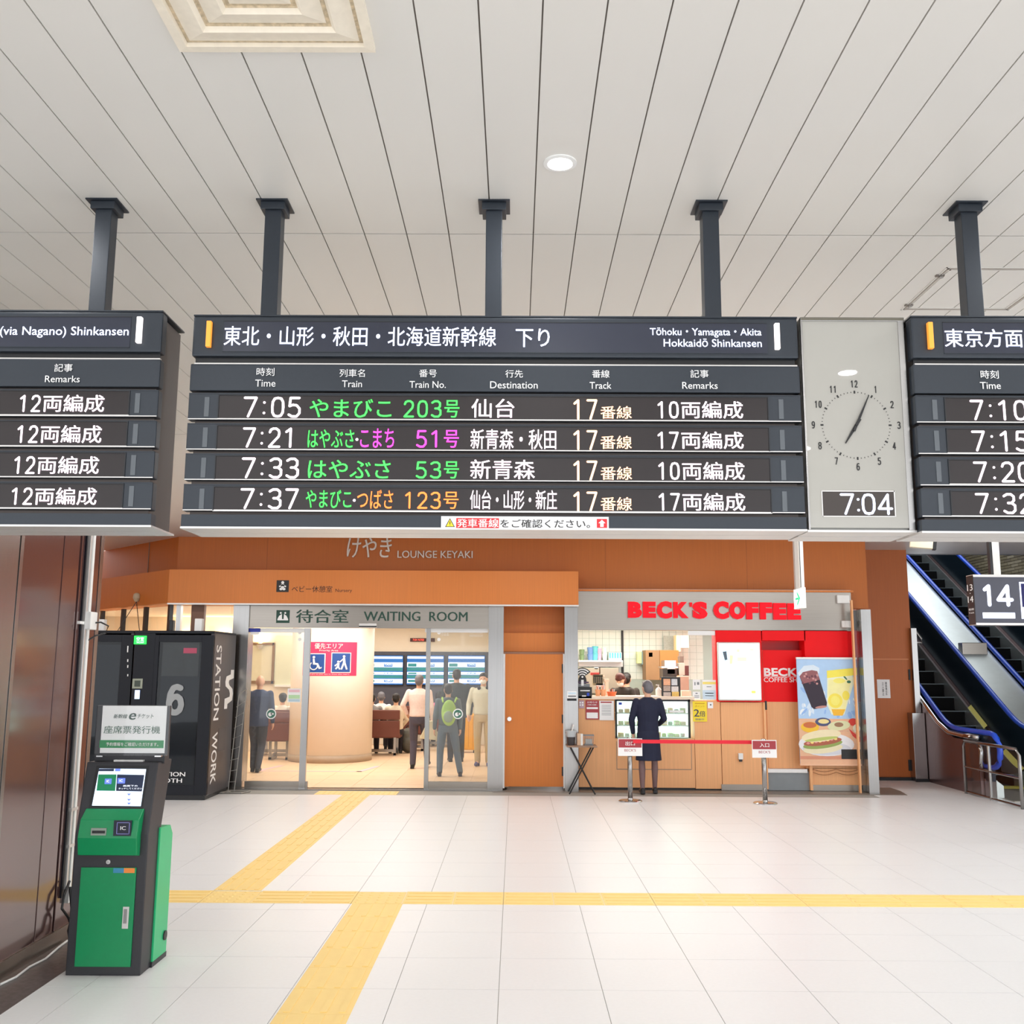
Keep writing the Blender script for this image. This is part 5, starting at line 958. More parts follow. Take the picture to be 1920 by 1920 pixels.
fr((214, 1627, 234, 1636), .012, .0135, M('label_blue', (60, 140, 180), .5), 'blue_label'); fr((234, 1627, 254, 1636), .012, .0135, M('label_orange', (240, 140, 60), .5), 'orange_label')
q = at(203.5, 1616, KYf); MB().disc((q.x, KYf-.006, q.z), .013, 16, ALU, d=.006).disc((q.x, KYf-.01, q.z), .008, 12, CHROME, d=.005).build('lock', km)
zA, zB, zC, zD = at(208, 1604, KYf).z, at(208, 1568, KYf).z, at(208, 1535, KYf).z, at(208, 1518, KYf).z
nv = Vector((0, topZ-kink, -(topY-KYf))); nv.y, nv.z = -(topZ-kink), (topY-KYf); nv.normalize(); P0 = Vector((0, KYf, kink))
def sl(px, py, off=0.0):
    o = Vector((0, 0, CZ)); d = ray(px, py); n = Vector((0, -(topZ-kink), topY-KYf)).normalized(); pp_ = P0+n*off; return o+d*((pp_-o).dot(n)/d.dot(n))
sD = sl(208, 1516)
MB().prism([(KYf-.002, zA), (KYf-.05, zA+.01), (KYf-.07, zB), (KYf-.045, zC), (sD.y-.01, sD.z+.0), (sD.y+.04, sD.z), (KYf+.02, zA)], KX0+.045, KX1-.045, GR).build('reader_hood', km, bev=.004)
hd_ = lambda b_, m, nm, o=.062: MB().box(*rect(b_, KYf-.06)[:2], KYf-o-.006, KYf-o+.004, *rect(b_, KYf-.06)[2:], m).build(nm, km)
hd_((214, 1538, 247, 1567), M('reader_navy', (24, 28, 48), .3), 'card_reader', .063); hd_((171.5, 1552.5, 200, 1566), M('slot_grey', (150, 160, 150), .4), 'receipt_slot', .063); hd_((174, 1557, 198, 1562), BLK, 'slot_opening', .066)
x0, x1, z0, z1 = rect((219, 1542, 243, 1564), KYf-.07); b = MB(); w = .003
for a0, a1, c0, c1 in ((x0, x1, z1-w, z1), (x0, x1, z0, z0+w), (x0, x0+w, z0, z1), (x1-w, x1, z0, z1)): b.box(a0, a1, KYf-.073, KYf-.07, c0, c1, M('reader_line', (150, 150, 220), .4))
b.build('reader_outline', km); TX('IC', (226, 1549, 236, 1556), KYf-.07, PRINTW, km, bold=.02, out=.003)
def slq(m, pts, mat, o0, o1): A = [sl(x, y, o1) for x, y in pts]; B = [sl(x, y, o0) for x, y in pts]; n = len(pts); return m.add(A+B, [tuple(range(n)), tuple(range(n, 2*n))[::-1]]+[(i, (i+1) % n, (i+1) % n+n, i+n) for i in range(n)], mat)
slq(MB(), [(181, 1435.5), (279.5, 1436), (266, 1516), (166, 1515)], BLK, -.003, .004).build('screen_frame', km)
slq(MB(), [(186, 1441), (274, 1442), (264, 1511.5), (172.5, 1510.5)], M('touch_screen', (206, 224, 248), .3, emit=.95, noise=0), .004, .0055).build('touch_screen', km)
b = slq(MB(), [(184.5, 1452), (218.5, 1452), (216, 1483), (181, 1482.5)], M('scr_green', (10, 110, 70), .4, emit=.5, noise=0), .0055, .0065); slq(b, [(219.5, 1452), (270.5, 1453), (266, 1484), (217.5, 1483)], M('scr_navy', (22, 34, 60), .4, emit=.4, noise=0), .0055, .0065); slq(b, [(186, 1441.5), (214, 1441.5), (213.5, 1446), (185, 1446)], M('scr_navy', (22, 34, 60)), .0055, .0065)
b.build('screen_tiles', km)
slq(MB(), [(197, 1460), (209.5, 1460), (208.5, 1470), (196, 1470)], M('scr_blue', (90, 110, 240), .4, emit=.8, noise=0), .0065, .0075).build('screen_icon', km); slq(MB(), [(221, 1459), (235, 1459), (234, 1469), (220, 1469)], M('scr_blue', (90, 110, 240)), .0065, .0075).build('screen_icon', km); slq(MB(), [(216, 1441.5), (226, 1441.5), (225.5, 1446), (215.5, 1446)], M('scr_blue', (90, 110, 240)), .0065, .0075).build('screen_icon', km)
for y in (1490, 1500, 1507): slq(MB(), [(238, y-2), (246, y-2), (241.5, y+2)], M('scr_blue', (90, 110, 240)), .0055, .0065).build('screen_icon', km)
def smap(x0_, y0_, x1_, y1_): return lambda u, v, w_: sl(x0_+(x1_-x0_)*u-(v*0), y1_+(y0_-y1_)*v, .008+w_)
SCWH = M('scr_white', (240, 245, 255), .4, emit=.9, noise=0)
TX('タッチしてください', None, 0, SCWH, km, mp=smap(222, 1477, 266, 1480)); TX('画面下の', None, 0, SCWH, km, mp=smap(231, 1472, 258, 1475)); TX('IC', None, 0, SCWH, km, mp=smap(224, 1461.5, 230, 1466)); TX('IC', None, 0, SCWH, km, mp=smap(200, 1462.5, 205, 1467))
# sign board on the machine
YK = topY+.05
MB().pr((178, 1400, 309, 1431), YK+.02, .08, CH).build('neck', km); MB().pr((179, 1323, 316, 1415), YK+.012, .035, CH).build('sign_backing', km, bev=.003)
MB().pr((180, 1322.5, 316.5, 1417), YK-.004, .004, ACRYL).build('acrylic_cover', km)
MB().pr((190, 1323.5, 310.5, 1412), YK+.004, .006, PRINTW).build('sign_sheet', km); MB().pr((186.5, 1388, 306.5, 1402.5), YK+.001, .003, M('sign_green', (30, 140, 80), .5, noise=0)).build('green_band', km)
TX('新幹線', (213, 1339, 239, 1347), YK+.004, PRINTG, km, shear=.2); TX('e', (242, 1337, 254.5, 1349.5), YK+.004, PRINTG, km, bold=.03, shear=.2); TX('チケット', (258, 1338.5, 288, 1347), YK+.004, PRINTG, km, shear=.2)
TX('座席票発行機', (195, 1361, 300.5, 1375.5), YK+.004, M('sign_deep_green', (60, 100, 80), .5, noise=0), km); TX('予約情報をご確認いただけます。', (199, 1392, 297, 1399), YK+.001, PRINTW, km)
MB().pr((213, 1425, 268, 1429), YK-.01, .03, WHT).build('paper_stack', km); 
for px in (190, 299): q = at(px, 1416, YK); MB().box(q.x-.02, q.x+.02, YK-.03, YK, q.z-.008, q.z, CHROME).build('clip', km)
# ================================================================= WORK BOOTHS
BX1, BYf, BYb, BH = -4.27, 14.08, 15.2, 2.33
def booth(label, X0, X1, Yf, Yb, H):
    t = thing('work_booth', label, 'booth', ((X0+X1)/2, (Yf+Yb)/2, 0), 'black work booths')
    SB = M('booth_side', (72, 67, 71), .35, .25, noise=.03)
    MB().box(X1-.05, X1, Yf+.02, Yb, .06, H-.03, SB).build('side_panel', t, bev=.006); MB().box(X0, X0+.05, Yf+.02, Yb, .06, H-.03, SB).build('side_panel', t, bev=.006)
    MB().box(X0, X1, Yf, Yb, H-.04, H, NAVY).build('roof', t, bev=.006); MB().box(X0+.03, X1-.03, Yf+.04, Yb-.02, 0.0, .07, BLK).build('plinth', t); MB().box(X0+.05, X1-.05, Yb-.05, Yb, .07, H-.04, NAVY).build('back_panel', t)
    MB().box(X0+.01, X0+.3, Yf, Yf+.05, .07, H-.04, NAVY).build('control_panel', t, bev=.003)
    b = MB().box(X0+.3, X0+.36, Yf-.004, Yf+.05, .07, H-.06, NAVY).box(X1-.17, X1-.0, Yf-.004, Yf+.05, .07, H-.06, NAVY).box(X0+.36, X1-.17, Yf-.004, Yf+.05, H-.16, H-.06, NAVY).box(X0+.36, X1-.17, Yf-.004, Yf+.05, .07, .2, NAVY)
    b.build('door_frame', t, bev=.003)
    MB().box(X0+.36, X1-.17, Yf+.01, Yf+.016, .2, H-.16, GLASSD).build('pane', t)
    MB().box(X0+.4, X1-.19, Yf+.012+.02, Yf+.012+.026, .2, H-.2, M('frost_film', (84, 88, 96), .5, noise=.04)).build('film', t)
    MB().box(X0+.06, X1-.06, Yf+.4, Yf+.9, .7, .74, M('booth_desk', (80, 80, 84), .5)).build('desk', t)
    return t
X6 = at(242.5, 1340, BYf).x
b6 = booth('black work booth with big grey 6 on its door, behind the ticket machine', X6, BX1, BYf, BYb, BH)
b5 = booth('black work booth half hidden between brown pillar and the booth marked 6', X6-1.13, X6-.03, BYf+.06, BYb+.06, BH)
digits('6', (311.5, 1282, 346, 1341.5), BYf, M('booth_grey', (158, 162, 164), .5, noise=0), b6, wt=.19, out=.004); TX('STATION', (284, 1447.5, 347, 1455.5), BYf, PRINTW, b6, bold=.03, out=.004); TX('BOOTH', (284, 1459.5, 341, 1467.5), BYf, PRINTW, b6, bold=.03, out=.004)
MB().pr((304, 1203, 373, 1268), BYf+.008, .003, M('booth_poster', (50, 56, 60), .4, noise=.1)).build('window_poster', b6); MB().pr((344, 1215, 369, 1225), BYf+.004, .003, M('dull_pink', (170, 70, 96), .5)).build('pink_strip', b6)
MB().pr((251, 1192, 274.5, 1208), BYf-.012, .012, M('green_sign', (30, 225, 70), .4, emit=1.3, noise=0)).build('vacancy_light', b6, bev=.004); TX('空室', (256, 1194.5, 270, 1202), BYf-.012, SCWH, b6); TX('VACANT', (256, 1203.5, 270, 1206), BYf-.012, SCWH, b6)
MB().pr((248, 1272.5, 267, 1291), BYf-.008, .008, M('reader_frame', (150, 156, 140), .4)).build('card_reader', b6, bev=.002); MB().pr((252, 1276, 263, 1287.5), BYf-.01, .003, M('reader_dark', (60, 70, 60), .4)).build('reader_face', b6); MB().pr((252.5, 1294, 261.5, 1310.5), BYf-.008, .008, M('button_glow', (190, 214, 255), .4, emit=1.3, noise=0)).build('lit_button', b6, bev=.002)
for y0, y1 in ((1211, 1223), (1236, 1241), (1247, 1252), (1264, 1268)): MB().pr((238.5, y0, 240.5, y1), BYf+.055, .005, PRINTW).build('tick', b5)
# vertical lettering on the side of booth 6, read from the top down
ya, yb_ = onx(400, 1340, BX1).y, onx(409.5, 1340, BX1).y; zt_, zb_ = onx(413, 1210, BX1).z, onx(398, 1469, BX1).z
for word, f0, f1 in (('STATION', 0, .545), ('WORK', .635, 1)):
    TX(word, None, 0, PRINTW, b6, bold=.02, mp=lambda u, v, w, f0=f0, f1=f1: Vector((BX1+.0012+w, ya+(yb_-ya)*v, zt_+(zb_-zt_)*(f0+(f1-f0)*u))))
ys, yw = onx(422, 1292, BX1).y, onx(437, 1292, BX1).y; zs0, zs1 = onx(430, 1256, BX1).z, onx(430, 1328, BX1).z; w_ = yw-ys
S_ = [(1, 0), (.62, 0), (.62, .12), (.1, .17), (0, .3), (.05, .42), (.5, .52), (.62, .62), (.6, .7), (.0, .74), (0, .96), (.0, 1.0), (.34, 1.0), (.36, .88), (.92, .8), (1, .62), (.9, .5), (.5, .4), (.4, .33), (.45, .27), (1, .22)]
MB().prism([(ys+w_*u, zs0+(zs1-zs0)*v) for u, v in S_], BX1, BX1+.002, PRINTW).build('logo', b6)
MB().box(BX1, BX1+.002, BYf+.45, BYf+.8, .62, .95, M('vent_grey', (80, 78, 82), .5)).build('side_vent', b6)
for i, (px, w, h_, m, lb) in enumerate(((170+20, 14, 20, WHT, 'white router box on top of the half-hidden booth'), (373, 14, 22, WHT, 'white router box on the booth marked 6'), (322, 8, 19, BLK, 'small black aerial box on the booth marked 6'))):
    q = at(px, 1182, BYf+.35); s = w*.0078/2; z_ = BH; t = solo(MB().box(q.x-s, q.x+s, q.y-.05, q.y+.05, z_, z_+h_*.0085, m), 'router_box', lb, 'router', bev=.01)
t = thing('wall_spotlight', 'small spotlight on fascia above the booths with two trailing wires', 'spotlight', at(258, 1130, 15.9)); q = at(256, 1128, 15.9)
MB().lathe([(.03, 0), (.06, .06), (.05, .12), (.02, .14)], q, M('lamp_beige', (200, 180, 150), .4), n=14).build('lamp_head', t); MB().tube([q, q+Vector((-.25, -.1, -.5))], .006, BDD, n=5).tube([q, q+Vector((.12, -.1, -.5))], .006, BDD, n=5).build('wire', t)
# brochure stand
q = onz(440, 1487); t = thing('brochure_stand', 'thin grey wire brochure stand leaning beside the booth and glass door', 'stand', (q.x, q.y, 0)); Yr = q.y
A0, A1, B0, B1 = at(427.5, 1482, Yr), at(448, 1302, Yr+.1), at(439, 1482, Yr), at(463, 1291, Yr+.1)
WG = M('wire_grey', (150, 148, 144), .4, .5)
MB().tube([(A0.x, Yr, .02), A1], .007, WG).tube([(B0.x, Yr, .02), B1], .007, WG).tube([A1, B1], .006, WG).build('upright', t)
for k in range(8): f = .1+.11*k; a = Vector((A0.x, Yr, .02)).lerp(A1, f); b_ = Vector((B0.x, Yr, .02)).lerp(B1, f); MB().tube([a, a+Vector((0, -.06, 0)), b_+Vector((0, -.06, 0)), b_], .004, WG, n=5).build('rack_wire', t)
MB().tube([(A0.x-.09, Yr-.1, .01), (B0.x+.13, Yr-.1, .01), (B0.x+.2, Yr+.14, .01), (A0.x-.02, Yr+.14, .01)], .01, WG, closed=True).tube([(A0.x, Yr-.1, .01), (A0.x, Yr+.14, .01)], .01, WG).build('foot_frame', t)
# ================================================================= ESCALATORS
EB = M('escalator_dark', (24, 42, 56), .28, .3, noise=.04); BLUE = M('handrail_blue', (26, 84, 220), .3, noise=.05, scale=(40, 40, 40), coat=.4); STEP = M('step_black', (7, 7, 9), .6, spec=.15); NOS = M('step_nosing', (120, 130, 136), .4, .5)
SLV = M('deck_silver', (214, 222, 222), .32, .75, noise=.03)
YS0, ZH = 16.15, .92
def zh(y): return ZH if y < YS0-.35 else (ZH+.577*(y-YS0) if y > YS0+.35 else ZH+.577*((y-YS0+.35)**2)/(4*.35))
ysam = [14.75, 15.3, 15.8, 16.0, 16.15, 16.3, 16.5, 17, 18, 20, 22, 24, 26.5]
path = [(y, zh(y)) for y in ysam]
newel = [(14.75+.24*cos(pi/2+pi*i/8), ZH-.24+.24*sin(pi/2+pi*i/8)) for i in range(9)][::-1]
rail = [(15.1, ZH-.48)]+newel[:-1]+path
def side(t, X, inner):     # one balustrade: inner = +1 when the steps lie at greater X
    MB().tube([(X, y, z) for y, z in rail], .042, BLUE, n=8).build('handrail', t, smooth=True)
    p = newel[:-1]+path; up_ = [(y, z-.03) for y, z in p]; lo = [(y, max(z-.68, .05)) for y, z in path[::-1]]
    MB().prism(up_+lo, X-.025, X+.025, EB).build('balustrade_panel', t)
    a, b_ = (X+.03, X+.13) if inner > 0 else (X-.13, X-.03)
    vs = [(a, y, z-.66) for y, z in path]+[(b_, y, z-.74) for y, z in path]+[(a, y, z-1.0) for y, z in path]+[(b_, y, z-1.0) for y, z in path]; n = len(path)
    fs = []
    for i in range(n-1): fs += [(i, i+1, n+i+1, n+i), (n+i, n+i+1, 3*n+i+1, 3*n+i), (2*n+i, 2*n+i+1, i+1, i)]
    fs += [(0, n, 3*n, 2*n), (n-1, 2*n-1, 4*n-1, 3*n-1)]
    vs = [(x, y, max(z, .0)) for x, y, z in vs]
    MB().add(vs, fs, SLV).build('skirt_strip', t)
def escal(label, XL, XR):
    t = thing('escalator', label, 'escalator', ((XL+XR)/2, 15, 0), 'escalators')
    side(t, XL, 1); side(t, XR, -1)
    MB().box(XL+.1, XR-.1, 14.4, YS0+.1, .0, .012, STEELH).build('landing_plate', t); MB().box(XL+.12, XR-.12, YS0-.25, YS0+.05, .012, .02, M('comb_yellow', (200, 190, 60), .5)).build('comb', t)
    b = MB().box(0, XR-XL-.24, 0, .42, -.3, 0, STEP).box(0, XR-XL-.24, -.004, .02, -.012, .002, NOS)
    s = b.build('step'); me = s.data; bpy.data.objects.remove(s)
    for k in range(25): inst(me, 'step', t, (XL+.12-(XL+XR)/2, YS0+.1+.4*k-15, .231*(k+1)-.04))
    for X in (XL-.0, XR+.0):
        MB().prism([(14.95, 0), (27, 0), (26.5, zh(26.5)-.66), (YS0+.3, zh(YS0+.3)-.66), (YS0-.3, ZH-.66), (14.95, ZH-.66)], X-.04, X+.03, M('outer_cladding', (128, 104, 104), .25, .7, noise=.05)).build('outer_panel', t)
    return t
XA, XB, XC, XD = 6.95, 8.1, 8.8, 9.98
e1 = escal('left blue-railed escalator climbing away, nearest the orange wall', XA, XB)
e2 = escal('right blue-railed escalator climbing away, nearest the brick wall', XC, XD)
# outer cladding shown left of escalator one, with curved polished trim
MB().prism([(14.98, 0), (18, 0), (18, zh(18)-.1), (17, zh(17)-.1), (16.4, zh(16.4)-.12), (15.8, ZH-.13), (15.1, ZH-.13), (14.98, ZH-.3)], XA-.09, XA-.04, M('outer_cladding', (128, 104, 104))).build('outer_cladding', e1, bev=.004)
MB().tube([(XA-.07, y, zh(y)-.08) for y in (15.0, 15.5, 16, 16.4, 17, 18, 19)], .04, CHROME).build('polished_trim', e1, smooth=True)
MB().tube([(XA-.05, 15.0, .74), (XA-.05, 14.97, .66), (XA-.05, 14.97, .5), (XA-.05, 15.05, .36)], .05, CHROME).build('newel_trim', e1, smooth=True)
for (px, py), X, e in (((1831, 1346), XB-.1, e1), ((1898, 1428), XB-.1, e1)):
    q = onx(px, py, XB-.08); y = q.y; b = MB(); v = [(XB-.034, y-.28, zh(y-.28)-.648), (XB-.034, y+.28, zh(y+.28)-.648), (XB-.128, y+.28, zh(y+.28)-.73), (XB-.128, y-.28, zh(y-.28)-.73)]
    b.add(v+[(x-.0, y_, z_+.006) for x, y_, z_ in v], [(0, 1, 2, 3), (4, 5, 6, 7), (0, 1, 5, 4), (1, 2, 6, 5), (2, 3, 7, 6), (3, 0, 4, 7)], M('caution_yellow', (232, 226, 120), .5)); b.build('caution_sticker', e)
# silver deck between the two
dk = thing('escalator_deck', 'broad bright silver sloping deck between the two escalators', 'deck', ((XB+XC)/2, 16, 0))
pth = [(y, z) for y, z in path if y > 15.2]; MB().prism([(15.2, .1)]+[(y, z-.06) for y, z in pth]+[(26.5, 3)], XB+.045, XC-.045, SLV).build('deck_plate', dk)
q = onx(1824, 1217, (XB+XC)/2); y = q.y; MB().box(XB+.12, XC-.12, y-.09, y+.09, zh(y)-.12, zh(y)+.1, STEELH).build('roller_box', dk, bev=.01)
# stainless box, wall-end rail
t = thing('steel_cabinet', 'narrow brushed steel cabinet at the foot of the left escalator', 'cabinet', (6.82, 16.95, 0)); a = at(1714, 1400, 16.85).x; b_ = at(1738, 1400, 16.85).x
MB().box(a, XA-.1, 16.85, 17.07, 0, at(1725, 1337, 16.85).z, STEEL).build('cabinet_body', t, bev=.004); MB().box(a, XA-.095, 16.83, 16.86, 0, .05, BDD).build('plinth', t)
t = thing('wall_end_rail', 'bent steel guard bar fixed to the end of orange wall', 'rail', (XW1, 17.0, 1.9)); q0, q1, q2 = at(1713, 1178, 17.0), at(1728, 1198, 17.0), at(1728, 1206, 17.0)
MB().tube([q0, q1, q2, at(1714, 1206, 17.0)], .02, STEEL).build('bar', t); MB().box(XW1-.03, XW1+.06, 16.98, 17.06, 1.0, q0.z, STEEL).build('bracket', t)
# guard railing with smoked infill
t = thing('guard_railing', 'bent stainless guard railing with clear infill before the escalators', 'railing', (6.8, 14.5, 0)); RXx = 6.8; hgt = .78
pr_ = [(RXx, 15.35, .0), (RXx, 15.35, hgt-.08), (RXx, 15.3, hgt), (RXx, 14.6, hgt), (RXx, 13.75, hgt), (RXx, 13.68, hgt-.08), (RXx, 13.68, 0)]
MB().tube(pr_, .024, STEEL, n=10).build('top_rail', t, smooth=True); MB().tube([(RXx, 14.55, 0), (RXx, 14.55, hgt)], .022, STEEL).build('post', t); MB().tube([(RXx, 15.35, .4), (RXx, 13.68, .4)], .016, STEEL).build('mid_rail', t); MB().tube([(RXx, 15.35, .03), (RXx, 13.68, .03)], .016, STEEL).build('bottom_rail', t)
MB().box(RXx-.004, RXx+.004, 13.7, 15.33, .05, hgt-.03, GLASS).build('pane', t)
# escalator void walls and bricks
vb = struct(MB().box(XW1-.2, 11.2, 27, 27.2, 0, 9, M('void_back', (70, 74, 78), .7)), 'wall_void_back')
BW = struct(MB().box(10.92, 11.2, 13, 27, 0, 9, M('mortar', (92, 84, 72), .9)), 'wall_void_right'); BW['label'] = 'stone brick wall beyond the escalators'
BKS = [M('brick%d' % i, c_, .8, noise=.12, scale=(30, 30, 30)) for i, c_ in enumerate(((156, 146, 120), (142, 132, 106), (168, 158, 134), (130, 120, 100)))]
bms = []
for m_ in BKS:
    b = MB().box(-.02, 0, .006, .30, .004, .062, m_); o = b.build('brick', bev=.003); bms.append(o.data); bpy.data.objects.remove(o)
for j in range(15):
    for i in range(17):
        inst(bms[random.randrange(4)], 'brick', BW, (10.92, 20.6+i*.306+(.15 if j % 2 else 0), 3.72+j*.068))
struct(MB().box(XW1, 12, 17.7, 17.8, CEIL, 9, M('void_wall', (150, 156, 160), .6)).box(XW1-.1, XW1, 17.8, 27, CEIL, 9, M('void_wall', (150, 156, 160))), 'wall_void_front')
struct(MB().box(XW1-.2, 11.2, 17.7, 27.2, 9, 9.1, M('void_wall', (150, 156, 160))), 'ceiling_void')
struct(MB().box(-11, -10.9, 7, 27, 0, CEIL, WOODR).box(-11, RX0, 18.5, 18.6, 0, CEIL, CREAM), 'wall_left')
# ================================================================= PEOPLE
SKINJOBS = []
def ball(b, c, r, m, n=12):
    r = (r, r, r) if isinstance(r, (int, float)) else r; vs = []; fs = []; k = n//2+1
    for i in range(1, k):
        a = pi*i/k; vs += [(c[0]+r[0]*sin(a)*cos(2*pi*j/n), c[1]+r[1]*sin(a)*sin(2*pi*j/n), c[2]+r[2]*cos(a)) for j in range(n)]
    t = len(vs); vs += [(c[0], c[1], c[2]+r[2]), (c[0], c[1], c[2]-r[2])]
    for i in range(k-2):
        for j in range(n): fs.append((i*n+j, i*n+(j+1) % n, (i+1)*n+(j+1) % n, (i+1)*n+j))
    for j in range(n): fs += [(t, (j+1) % n, j), (t+1, (k-2)*n+j, (k-2)*n+(j+1) % n)]
    b.add(vs, fs, m)
def limb(b, pts, rs, m, n=10):
    for i in range(len(pts)-1):
        b.tube([pts[i], pts[i+1]], [rs[i], rs[i+1]], m, n=n)
    for p, r in zip(pts, rs): ball(b, p, r, m, 10)
def loft(b, rings, m, n=20):
    vs = []; fs = []; L = len(rings)
    for cx_, cy_, cz_, rx, ry in rings: vs += [(cx_+rx*cos(2*pi*j/n), cy_+ry*sin(2*pi*j/n), cz_) for j in range(n)]
    for i in range(L-1):
        for j in range(n): fs.append((i*n+j, i*n+(j+1) % n, (i+1)*n+(j+1) % n, (i+1)*n+j))
    fs += [tuple(range(n))[::-1], tuple(range((L-1)*n, L*n))]
    b.add(vs, fs, m)
def skinmesh(b, name, parent, vox, s, lean=0, it=5, label=None, zoff=0, dec=None):
    zc = .9+zoff
    b.v = [((x)*s, (y+(lean*(z-zc) if z > zc else 0))*s, z*s) for x, y, z in b.v]
    o = b.build(name, None, label=label); o.parent = parent; ORG[o.name] = Vector()
    r = o.modifiers.new('r', 'REMESH'); r.mode = 'VOXEL'; r.voxel_size = vox; r.use_smooth_shade = True
    if it: sm = o.modifiers.new('s', 'SMOOTH'); sm.factor = .5; sm.iterations = it
    SKINJOBS.append(o); return o
def hand(b, w, d, m, side, curl=.5):
    d = Vector(d).normalized(); lat = Vector((0, 1, 0)) if abs(d.y) < .8 else Vector((0, 0, 1)); lat = (lat-d*lat.dot(d)).normalized(); pal = d.cross(lat)*side
    w = Vector(w); limb(b, [w, w+d*.03-lat*.012, w+d*.075-lat*.018], [.024, .022, .02], m, 8); limb(b, [w+d*.03+lat*.012, w+d*.075+lat*.018], [.022, .019], m, 8)
    for k, L in enumerate((.066, .076, .07, .056)):
        q = w+d*.08+lat*(.03-.02*k); a = (d-pal*curl*.5).normalized(); c_ = (d-pal*curl*1.6).normalized(); limb(b, [q, q+a*L*.5, q+a*L*.5+c_*L*.5], [.0105, .0098, .0085], m, 8)
    q = w+d*.025+lat*.03; a = (d*.7+lat*.6-pal*.3).normalized(); limb(b, [q, q+a*.035, q+a*.035+d*.028], [.013, .0115, .009], m, 8)
DEF = dict(hip=(.09, 0, .9), knee=(.1, .02, .49), ankle=(.1, -.02, .09), sho=(.175, 0, 1.37), elb=(.225, -.03, 1.1), wri=(.23, .05, .86))
def person(label, loc, rz, H, top, bottom, skin=SKIN, hair=HAIRK, hstyle='short', J={}, lean=0, sit=False, skirt=False, vox=.012, coat=False, shoes=BLK, mask=False, hyaw=0, wide=1.0, short_sleeve=False, hnod=0, legs=None, group=None, tights=None, upper_only=False):
    s = H/1.7; t = thing('person', label, 'person', loc, group, rz); ORG[t.name] = Vector()
    dz = -.40 if sit else 0
    j = {}
    for k, v in DEF.items():
        for sd, sg in (('L', -1), ('R', 1)): j[k+sd] = [v[0]*sg*(wide if k in ('sho', 'elb', 'wri') else 1), v[1], v[2]+(dz if k in ('sho', 'elb', 'wri', 'hip') else 0)]
    if sit:
        for sd, sg in (('L', -1), ('R', 1)): j['knee'+sd] = [sg*.11, .42, .5]; j['ankle'+sd] = [sg*.11, .44, .09]; j['wri'+sd] = [sg*.12, .3, .56]; j['elb'+sd] = [sg*.24, .06, .74]
    for k, v in J.items(): j[k] = list(v)
    V = lambda k: tuple(j[k])
    lt = lambda r: [(a, b_, c_+dz, d*wide, e*wide) for a, b_, c_, d, e in r]
    hz = 1.585+dz; m = skin; legm = skin
    b = MB()
    # head built about the neck, then turned
    hb = MB(); ball(hb, (0, .01, .115), (.075, .093, .108), m, 16); ball(hb, (0, .042, .055), (.052, .06, .055), m, 12); ball(hb, (0, .104, .095), (.011, .018, .02), m, 8); limb(hb, [(0, .095, .13), (0, .104, .1)], [.008, .01], m, 6)
    for sg in (-1, 1): ball(hb, (sg*.076, -.002, .1), (.01, .022, .032), m, 8); ball(hb, (sg*.03, .088, .135), (.02, .012, .008), m, 8)
    ball(hb, (0, .092, .055), (.022, .012, .01), m, 8)
    R = Matrix.Rotation(hyaw, 3, 'Z') @ Matrix.Rotation(-hnod, 3, 'X'); hp = Vector((0, 0, 1.47+dz))
    tr = lambda q: tuple(hp+R @ Vector(q))
    hb.v = [tr(q) for q in hb.v]; b.v = hb.v; b.f = hb.f; b.m = hb.m; b.mats = hb.mats
    limb(b, [(0, -.015, 1.38+dz), (0, -.0, 1.5+dz)], [.056, .05], m)
    loft(b, lt([(0, 0, .84, .13, .09), (0, 0, .95, .14, .095), (0, 0, 1.08, .125, .085), (0, 0, 1.25, .145, .095), (0, 0, 1.36, .155, .08), (0, -.005, 1.42, .07, .055)]), m)
    for sd, sg in (('L', -1), ('R', 1)):
        limb(b, [V('sho'+sd), V('elb'+sd), V('wri'+sd)], [.045, .036, .024], m)
        d = Vector(V('wri'+sd))-Vector(V('elb'+sd)); hand(b, V('wri'+sd), d, m, sg)
        if tights:
            tg = MB(); kn, an = Vector(V('knee'+sd)), Vector(V('ankle'+sd)); limb(tg, [V('hip'+sd), kn], [.073, .053], tights); limb(tg, [kn, kn.lerp(an, .3)+Vector((0, -.012, 0)), an], [.049, .053, .035], tights); skinmesh(tg, 'tights', t, vox, s, 0, 3)
        limb(b, [V('hip'+sd), V('knee'+sd)], [.07, .05], legm)
        kn, an = Vector(V('knee'+sd)), Vector(V('ankle'+sd)); mid = kn.lerp(an, .3)+Vector((0, -.012, 0)); limb(b, [kn, mid, an], [.046, .05, .032], legm)
        limb(b, [an, an+Vector((0, .1, -.05))], [.032, .026], legm)
    body = skinmesh(b, 'body', t, vox, s, lean, zoff=dz)
    # face details
    LN = lambda q: ((q[0])*s, (q[1]+lean*(q[2]-.9-dz))*s, q[2]*s)
    e = MB()
    for sg in (-1, 1): ball(e, LN(tr((sg*.031, .092, .118))), (.011*s, .008*s, .006*s), HAIRK, 8)
    o = e.build('eyes', None); o.parent = t
    e = MB(); ball(e, LN(tr((0, .1, .056))), (.02*s, .006*s, .0045*s), M('lip', (180, 100, 96), .5), 8); o = e.build('mouth', None); o.parent = t
    if mask: e = MB(); ball(e, tr((0, .058, .062)), (.06, .062, .052), WHT, 14); skinmesh(e, 'mask', t, .009, s, lean, 3, zoff=dz)
